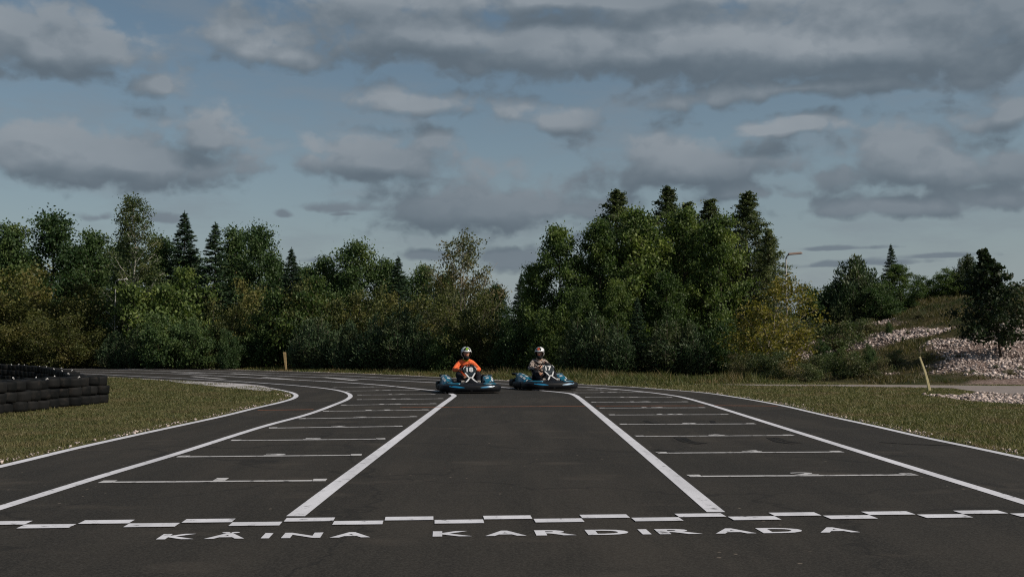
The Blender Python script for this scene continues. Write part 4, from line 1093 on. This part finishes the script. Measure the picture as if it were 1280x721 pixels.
def person(loc, rz, label, jacket, top, head_yaw, lean, hands, scarf=None, helm_tilt=0.0):
    """seated in a kart, forward is -Y. hands: two wrist points and rim directions"""
    o = empty('person', loc, rz); tag(o, label, 'person', 'kart drivers')
    hipc = Vector((0, .30, .19)); chest = Vector((lean * .5, .37, .50)); neckb = Vector((lean, .36, .70)); neck = Vector((lean, .33, .77)); headc = Vector((lean * 1.15, .29, .905))
    legs, arms, hand_ch, leg_cl, arm_cl = [], [], [], [], []
    for s in (-1, 1):
        hip = Vector((s * .09, .28, .19)); knee = Vector((s * .235, -.12, .43)); ank = Vector((s * .19, -.50, .20)); ball = Vector((s * .185, -.60, .17)); toe = Vector((s * .18, -.64, .23))
        mt = hip.lerp(knee, .5) + Vector((0, 0, .02)); ms = knee.lerp(ank, .4) + Vector((0, .01, -.01))
        legs.append([(hipc, .12), (hip, .085), (mt, .072), (knee, .052), (ms, .048), (ank, .034), (ball, .030), (toe, .022)])
        leg_cl.append([(hipc, .135), (hip, .105), (mt, .092), (knee, .075), (ms, .066), (ank, .052)])
        m = MB(); m.tube([ank + Vector((0, .035, -.05)), ank + Vector((0, -.02, -.03)), ball + Vector((0, .01, .0)), toe + Vector((0, 0, .0)), toe + Vector((0, .01, .04))], [.036, .046, .047, .042, .024], 12); shoe_m = m
        sh = Vector((neckb.x + s * .155, .37, .665)); W = Vector(hands[0 if s < 0 else 1]); mid = sh.lerp(W, .5); el = mid + Vector((s * .13, .05, -.085)); 
        arms.append([(chest, .12), (neckb, .06), (sh, .055), (sh.lerp(el, .5), .046), (el, .038), (el.lerp(W, .5), .034), (W, .026)])
        arm_cl.append([(chest, (.155, .115)), (neckb, (.085, .075)), (sh, .080), (sh.lerp(el, .5), .066), (el, .058), (el.lerp(W, .55), .050), (W.lerp(el, .12), .043)])
        # hand closing on the rim
        fw = (W - el).normalized(); palm = W + fw * .055 + Vector((0, 0, .005)); side = Vector((0, 0, 1)).cross(fw).normalized(); upv = fw.cross(side).normalized()
        if upv.z < 0: upv = -upv
        hand_ch.append([(W, .026), (palm, .026)])
        for k in range(4):
            off = upv * (.030 - .020 * k); Lf = (.024, .028, .026, .020)[k]
            a = palm + off + fw * .018; b = a + fw * Lf; inw = Vector((-s, 0, 0)); c = b + (inw * .8 + fw * .3).normalized() * Lf * .9; d = c + (inw * .5 - fw * .8).normalized() * Lf * .75
            hand_ch.append([(palm, .026), (a, .0105), (b, .0095), (c, .009), (d, .0075)])
        th = palm + Vector((-s * .022, 0, .018)); hand_ch.append([(palm, .026), (th, .012), (th + Vector((-s * .022, -.008, .016)), .010), (th + Vector((-s * .040, -.022, .006)), .008)])
        mm = shoe_m.build('shoe', M['shoe'], o, True, sub=1)
        m = MB(); m.box(ball + Vector((0, -.038, .035)), (.072, .016, .16), Matrix.Rotation(R(10), 3, 'X')); m.build('sole', M['sole'], mm, bevel=.007)
    bd = skin('person', [[(hipc, .12), (hipc.lerp(chest, .5), .115), (chest, .13), (neckb, .065), (neck, .052), (headc - Vector((0, 0, .05)), .072), (headc, .088), (headc + Vector((0, .01, .055)), .07)]] + legs + arms + hand_ch, M['skin'], o)
    bd.name = 'body'
    # face: nose, brow and eye sockets pushed out of the head surface
    rot = Matrix.Rotation(head_yaw, 3, 'Z'); fdir = rot @ Vector((0, -1, 0)); sdir = rot @ Vector((1, 0, 0))
    for vv in bd.data.vertices:
        d = vv.co - headc
        if d.length < .13 and d.z > -.11:
            fr = d.dot(fdir); sx = d.dot(sdir)
            if fr > .02:
                vv.co += fdir * (.020 * math.exp(-(sx / .016) ** 2 - ((d.z + .012) / .026) ** 2) + .006 * math.exp(-((d.z - .035) / .012) ** 2) - .008 * (math.exp(-((sx - .033) / .014) ** 2) + math.exp(-((sx + .033) / .014) ** 2)) * math.exp(-((d.z - .014) / .012) ** 2) + .006 * math.exp(-(sx / .03) ** 2 - ((d.z + .055) / .012) ** 2))
    def facepart(name, sx, zz, r, mat, out=0.0, sc_=(1, 1, 1)):
        bm = bmesh.new(); bmesh.ops.create_uvsphere(bm, u_segments=12, v_segments=8, radius=r); me = bpy.data.meshes.new(name); bm.to_mesh(me); bm.free()
        e = link(name, me, mat, o, True); fr_ = .078 + out
        e.location = headc + fdir * fr_ + sdir * sx + Vector((0, 0, zz)); e.scale = sc_; e.rotation_euler = (0, 0, head_yaw); return e
    for s in (-1, 1):
        ey = facepart('eye', s * .032, .014, .0125, M['sole']); 
        pu = facepart('iris', s * .032, .014, .006, M['helm_b'], .0105)
    facepart('mouth', 0, -.052, .018, M['red'], .002, (1.2, .35, .3))
    # clothes
    jk = skin('jacket', [[(hipc.lerp(chest, .40), (.155, .12)), (hipc.lerp(chest, .6), (.16, .125)), (chest, (.175, .125)), (neckb, (.095, .085)), (neck + Vector((0, 0, -.02)), .062)]] + arm_cl, jacket, o)
    skin('trousers', [[(hipc + Vector((0, .03, .06)), (.15, .12)), (hipc, .135)]] + leg_cl, M['trousers'], o)
    # collar and neck cloth
    m = MB(); m.tube([neckb + Vector((0, .0, .02)), neck + Vector((0, -.01, .0)), neck + Vector((0, -.015, .045))], [.085, .072, .068], 16); m.build('collar', scarf or jacket, o, True, sub=1)
    nk = headc - Vector((0, 0, .105)) + fdir * .026
    m = MB(); m.tube([nk + Vector((0, .01, -.06)), nk, nk + Vector((0, 0, .045)) + fdir * .012], [.070, .072, .066], 16); m.build('neck_cloth', M['balaclava'], o, True, sub=1)
    # helmet
    v = []; f = []; mi = []; NU, NV = 48, 30
    for j in range(NV + 1):
        el_ = R(-62) + (R(152)) * j / NV
        for i in range(NU):
            a = 2 * math.pi * i / NU; r = .137
            x = r * .93 * math.cos(el_) * math.sin(a); y = -r * 1.06 * math.cos(el_) * math.cos(a); z = r * 1.02 * math.sin(el_)
            if z < -.02 and y < 0: y *= 1 + .10 * min(1, (-z - .02) / .06) * math.cos(a) ** 2; 
            if z < -.06: z = -.06 + (z + .06) * .95; 
            v.append((x, y, z))
    for j in range(NV):
        for i in range(NU):
            a = (i + .5) / NU * 360; a = a - 360 if a > 180 else a; e_ = -62 + 152 * (j + .5) / NV
            lim = 62 if e_ > -25 else 56
            if abs(a) < lim and -41 < e_ < 14 + 6 * math.cos(R(a)): continue
            f.append((j * NU + i, j * NU + (i + 1) % NU, (j + 1) * NU + (i + 1) % NU, (j + 1) * NU + i))
            w = 0
            if e_ > 8 and abs(a) < 118: w = 1
            if abs(a) < 52 - max(0, e_ - 50) * .3 and e_ > 30 + 3 * math.cos(R(a * 2)): w = 0
            if abs(a) < 25 and 40 < e_ < 66: w = 2
            if abs(a) > 66 and e_ < 22: w = 0
            if 76 < abs(a) < 86 and -44 < e_ < 22: w = 1
            mi.append(w)
    f.append(tuple(NV * NU + i for i in range(NU))); mi.append(0)
    me = pymesh('helmet', v, f)
    for q in (M['helm_b'], M['helm_w'], top): me.materials.append(q)
    me.polygons.foreach_set('material_index', mi)
    h = link('helmet', me, None, o, True); h.location = headc + Vector((0, .012, .014)); h.rotation_euler = (R(13) + helm_tilt, 0, head_yaw)
    sm = h.modifiers.new('s', 'SOLIDIFY'); sm.thickness = .012; sm.offset = -1
    m = MB()
    for s in (-1, 1): m.tube([(s * .122, -.01, .012), (s * .136, -.01, .012)], .022, 14)
    m.build('visor_hinge', M['helm_b'], h, True)
    # visor raised: a thin bow above the opening
    v = []; f = []
    for j, e_ in enumerate(np.linspace(26, 52, 5)):
        for i, a in enumerate(np.linspace(-62, 62, 17)):
            r = .1435; v.append((r * .93 * math.cos(R(e_)) * math.sin(R(a)), -r * 1.06 * math.cos(R(e_)) * math.cos(R(a)), r * 1.02 * math.sin(R(e_))))
    for j in range(4):
        for i in range(16): f.append((j * 17 + i, j * 17 + i + 1, (j + 1) * 17 + i + 1, (j + 1) * 17 + i))
    return o
k1 = gp(585, 491.0); k1.y += .45; k1.x = at(585.5, 480, k1.y).x - .02
k2 = gp(680, 486.8); k2.y += .25; k2.x = at(679.5, 480, k2.y).x - .02
y1, y2 = R(9), R(17)
kart((k1.x, k1.y, .004), y1, '18', 'blue and black go-kart with number 18 under the driver in orange', .12)
kart((k2.x, k2.y, .004), y2, '17', 'blue and black go-kart with number 17 under the driver in a patterned shirt', .2)
hw = [(-.185, -.085, .525), (.185, -.085, .525)]
person((k1.x, k1.y, .006), y1, 'person in orange jacket and white-black helmet with lime patch, driving the left kart', M['orange'], M['lime'], R(6), .0, hw, M['lime'])
person((k2.x, k2.y, .006), y2, 'person in brown and cream patterned shirt and helmet with orange-red patch, driving the right kart', M['camo'], M['orange_p'], R(-38), .02, hw, M['cream'])

# ------------------------------------------------------------------ sky, sun, camera
SUN_AZ, SUN_EL = R(110), R(39)      # azimuth measured from +Y towards +X
w = bpy.data.worlds.new('World'); sc.world = w; w.use_nodes = True; nt = w.node_tree
for n_ in list(nt.nodes): nt.nodes.remove(n_)
N = nt.nodes.new; LK = nt.links.new
def m_(op, a, b=None, c=None, clamp=False):
    n = N('ShaderNodeMath'); n.operation = op; n.use_clamp = clamp
    for s, x in zip(n.inputs, (a, b, c)):
        if x is None: continue
        if hasattr(x, 'links'): LK(x, s)
        else: s.default_value = x
    return n.outputs[0]
def v_(op, a, b=None, c=None):
    n = N('ShaderNodeVectorMath'); n.operation = op
    for s, x in zip(n.inputs, (a, b, c)):
        if x is None: continue
        if hasattr(x, 'links'): LK(x, s)
        else: s.default_value = x
    return n.outputs['Value'] if op in ('LENGTH', 'DOT_PRODUCT') else n.outputs[0]
sky = N('ShaderNodeTexSky'); sky.sky_type = 'NISHITA'; sky.sun_disc = False; sky.sun_elevation = SUN_EL; sky.sun_rotation = SUN_AZ
sky.air_density = 1.0; sky.dust_density = 1.4; sky.ozone_density = 1.6
gen = N('ShaderNodeTexCoord').outputs['Generated']; sep = N('ShaderNodeSeparateXYZ'); LK(gen, sep.inputs[0])
az = m_('ARCTAN2', sep.outputs[0], sep.outputs[1]); el = m_('ARCSINE', sep.outputs[2])
comb = N('ShaderNodeCombineXYZ'); LK(az, comb.inputs[0]); LK(el, comb.inputs[1]); PV = comb.outputs[0]
BL = [  # cloud banks: px, py of the centre, radii in px, weight
 (800, 62, 330, 62, 1.15), (560, 45, 300, 62, .95), (1080, 62, 300, 78, 1.15), (340, 62, 120, 45, .8), (60, 62, 130, 62, .95), (700, 5, 500, 40, .9),
 (150, 205, 190, 50, 1.05), (60, 200, 120, 62, .95), (250, 205, 50, 34, .85), (475, 204, 80, 44, 1.2), (590, 266, 130, 52, 1.15), (520, 130, 130, 40, .6), (700, 262, 120, 28, .8),
 (850, 210, 150, 60, .9), (990, 162, 110, 22, .95), (1160, 212, 150, 58, .98), (1120, 262, 160, 26, .9), (930, 245, 130, 22, .6), (1000, 115, 300, 26, .85), (200, 105, 60, 32, .6),
 (690, 150, 130, 40, .6), (258, 172, 62, 40, 1.0), (1240, 140, 90, 40, .8), (1230, 250, 90, 30, .85), (430, 262, 90, 14, .7), (760, 300, 90, 12, .7), (206, 271, 30, 11, 1.0), (122, 271, 26, 10, .95), (352, 270, 17, 9, 1.0), (640, 330, 75, 22, .95), (540, 322, 40, 11, .8), (1060, 331, 110, 6, .8), (1040, 312, 90, 4.5, .7), (1180, 322, 60, 5, .7), (400, 325, 60, 8, .6), (45, 290, 40, 9, .6), (430, 269, 24, 6, .6)]
def sstep(x, a, b):
    n = N('ShaderNodeMapRange'); n.interpolation_type = 'SMOOTHSTEP'; LK(x, n.inputs[0]); n.inputs[1].default_value = a; n.inputs[2].default_value = b; return n.outputs[0]
def density(P, lo=False):
    n1 = N('ShaderNodeTexNoise'); n1.inputs['Scale'].default_value = 11; n1.inputs['Detail'].default_value = 3; LK(P, n1.inputs['Vector'])
    wv = v_('MULTIPLY_ADD', v_('SUBTRACT', n1.outputs['Color'], (.5, .5, .5)), (.10, .026, 0), P)
    wv2 = v_('MULTIPLY_ADD', v_('SUBTRACT', n1.outputs['Color'], (.5, .5, .5)), (.05, .012, 0), P)
    acc = None
    for cx, cy, rx, ry, wt in BL:
        d = ray(cx, cy); a0 = math.atan2(d.x, d.y); e0 = math.asin(d.normalized().z); s_x, s_y = F / rx, F / ry
        q = v_('MULTIPLY', v_('SUBTRACT', wv if ry > 14 else wv2, (a0, e0, 0)), (s_x, s_y, 0))
        q = v_('MINIMUM', q, v_('MULTIPLY', q, (1, 1.8, 1)))
        l = m_('MULTIPLY_ADD', v_('LENGTH', q), -.62 * 1.0, .62 + (wt - .9) * .6)
        acc = l if acc is None else m_('MAXIMUM', acc, l) if rx < 60 else m_('SMOOTH_MAX', acc, l, .22)
    # broken cloud all round the rest of the sky
    nb = N('ShaderNodeTexNoise'); nb.inputs['Scale'].default_value = 2.6; nb.inputs['Detail'].default_value = 4; LK(v_('MULTIPLY', P, (1, 2.2, 1)), nb.inputs['Vector'])
    far = m_('MULTIPLY', m_('SUBTRACT', nb.outputs['Fac'], .47), 2.6)
    away = m_('MAXIMUM', m_('SMOOTH_MIN', m_('MULTIPLY', m_('SUBTRACT', m_('ABSOLUTE', az), .50), 3), 1, .2), m_('MULTIPLY', m_('SUBTRACT', el, .36), 4))
    away = m_('MINIMUM', m_('MAXIMUM', away, 0), 1)
    acc = m_('MAXIMUM', acc, m_('SUBTRACT', far, m_('MULTIPLY', m_('SUBTRACT', 1, away), 3)))
    n2 = N('ShaderNodeTexNoise'); n2.inputs['Scale'].default_value = 17; n2.inputs['Detail'].default_value = 7; n2.inputs['Roughness'].default_value = .53
    LK(v_('MULTIPLY', P, (1, 1.7, 1)), n2.inputs['Vector'])
    vo = N('ShaderNodeTexVoronoi'); vo.voronoi_dimensions = '2D'; vo.feature = 'SMOOTH_F1'; vo.inputs['Scale'].default_value = 20; vo.inputs['Detail'].default_value = 2.5; vo.inputs['Roughness'].default_value = .55; vo.inputs['Smoothness'].default_value = .35
    n4 = N('ShaderNodeTexNoise'); n4.inputs['Scale'].default_value = 30; n4.inputs['Detail'].default_value = 4; LK(P, n4.inputs['Vector'])
    LK(v_('MULTIPLY', v_('MULTIPLY_ADD', v_('SUBTRACT', n4.outputs['Color'], (.5, .5, .5)), (.05, .03, .0), P), (1, 1.5, 1)), vo.inputs['Vector'])
    puff = m_('MULTIPLY', m_('SUBTRACT', .80, vo.outputs['Distance']), .42)
    return m_('ADD', puff, m_('MULTIPLY_ADD', m_('SUBTRACT', n2.outputs['Fac'], .5), 1.15, acc)), acc
D0, S0 = density(PV); D1, S1 = density(v_('ADD', PV, (.006, .018, 0)))
alpha = m_('MULTIPLY', sstep(D0, -.08, .34), .93)
gs_ = m_('MINIMUM', m_('MAXIMUM', m_('SUBTRACT', S0, S1), -.24), .20)
gf_ = m_('MINIMUM', m_('MAXIMUM', m_('SUBTRACT', D0, D1), -.32), .30)
lit = m_('MULTIPLY_ADD', gs_, .85, .33)
lit = m_('MULTIPLY_ADD', gf_, .42, lit)
nl_ = N('ShaderNodeTexNoise'); nl_.inputs['Scale'].default_value = 6.0; nl_.inputs['Detail'].default_value = 4; LK(v_('MULTIPLY', PV, (1, 2.0, 1)), nl_.inputs['Vector'])
lit = m_('ADD', lit, m_('MULTIPLY', m_('SUBTRACT', nl_.outputs['Fac'], .5), .62))
lit = m_('MULTIPLY', lit, m_('ADD', .5, m_('MULTIPLY', sstep(el, .09, .20), .5)))
cr = N('ShaderNodeValToRGB'); LK(lit, cr.inputs[0]); cr.color_ramp.interpolation = 'B_SPLINE'
els = cr.color_ramp.elements
for _ in range(3): els.new(.5)
for e_, (p_, c_) in zip(els, ((.0, (.108, .140, .172)), (.25, (.142, .178, .212)), (.5, (.205, .242, .278)), (.75, (.310, .345, .378)), (1.0, (.49, .52, .545)))):
    e_.position = p_; e_.color = (*c_, 1)
STR = .1
cl = v_('SCALE', cr.outputs[0]); cl.node.inputs['Scale'].default_value = 1 / STR
# nishita sky toned by the haze towards the horizon
gz_ = m_('MINIMUM', m_('MAXIMUM', el, 0), 1)
hz = N('ShaderNodeMix'); hz.data_type = 'RGBA'; LK(m_('POWER', m_('SUBTRACT', 1, gz_), 9), hz.inputs[0])
skc = v_('MULTIPLY', sky.outputs[0], (.70, .72, .66))
LK(skc, hz.inputs[6]); hz.inputs[7].default_value = (.305 / STR, .352 / STR, .402 / STR, 1)
mx = N('ShaderNodeMix'); mx.data_type = 'RGBA'; LK(alpha, mx.inputs[0])
veil_n = N('ShaderNodeTexNoise'); veil_n.inputs['Scale'].default_value = 7; veil_n.inputs['Detail'].default_value = 6; veil_n.inputs['Roughness'].default_value = .6; LK(v_('MULTIPLY', v_('ADD', PV, (3.1, 1.7, 0)), (1, 3.2, 1)), veil_n.inputs['Vector'])
veil = N('ShaderNodeMix'); veil.data_type = 'RGBA'; LK(m_('MULTIPLY', sstep(veil_n.outputs['Fac'], .44, .68), .42), veil.inputs[0]); LK(hz.outputs[2], veil.inputs[6]); veil.inputs[7].default_value = (.205 / STR, .240 / STR, .275 / STR, 1)
LK(veil.outputs[2], mx.inputs[6]); LK(cl, mx.inputs[7])
bg = N('ShaderNodeBackground'); bg.inputs[1].default_value = STR; LK(mx.outputs[2], bg.inputs[0])
ow = N('ShaderNodeOutputWorld'); LK(bg.outputs[0], ow.inputs[0])
w.cycles.sampling_method = 'MANUAL'; w.cycles.sample_map_resolution = 512

sun = bpy.data.lights.new('sun', 'SUN'); sun.energy = 4.4; sun.angle = R(.53); sun.color = (1, .90, .78)
so = bpy.data.objects.new('sun', sun); col.objects.link(so)
sd = Vector((math.sin(SUN_AZ) * math.cos(SUN_EL), math.cos(SUN_AZ) * math.cos(SUN_EL), math.sin(SUN_EL)))
so.rotation_euler = sd.to_track_quat('Z', 'Y').to_euler(); so.location = sd * 60

cam = bpy.data.cameras.new('camera'); cam.sensor_width = 36; cam.lens = F / 1280 * 36; cam.clip_end = 4000; cam.clip_start = .05
co = bpy.data.objects.new('camera', cam); col.objects.link(co); co.location = (0, 0, CAMH); co.rotation_euler = (R(90) + TH, 0, 0)
sc.camera = co
vs = sc.view_settings; vs.view_transform = 'Standard'; vs.look = 'None'; vs.exposure = 0.0; vs.gamma = 1.0; vs.use_curve_mapping = False
sc.render.engine = 'CYCLES'; sc.cycles.max_bounces = 6; sc.cycles.diffuse_bounces = 3; sc.cycles.transmission_bounces = 3; sc.cycles.glossy_bounces = 2
sc.cycles.use_denoising = False; sc.cycles.filter_width = 1.15
for o in list(bpy.data.objects):
    if o.type == 'EMPTY' and not o.children and not o.get('label'): bpy.data.objects.remove(o)
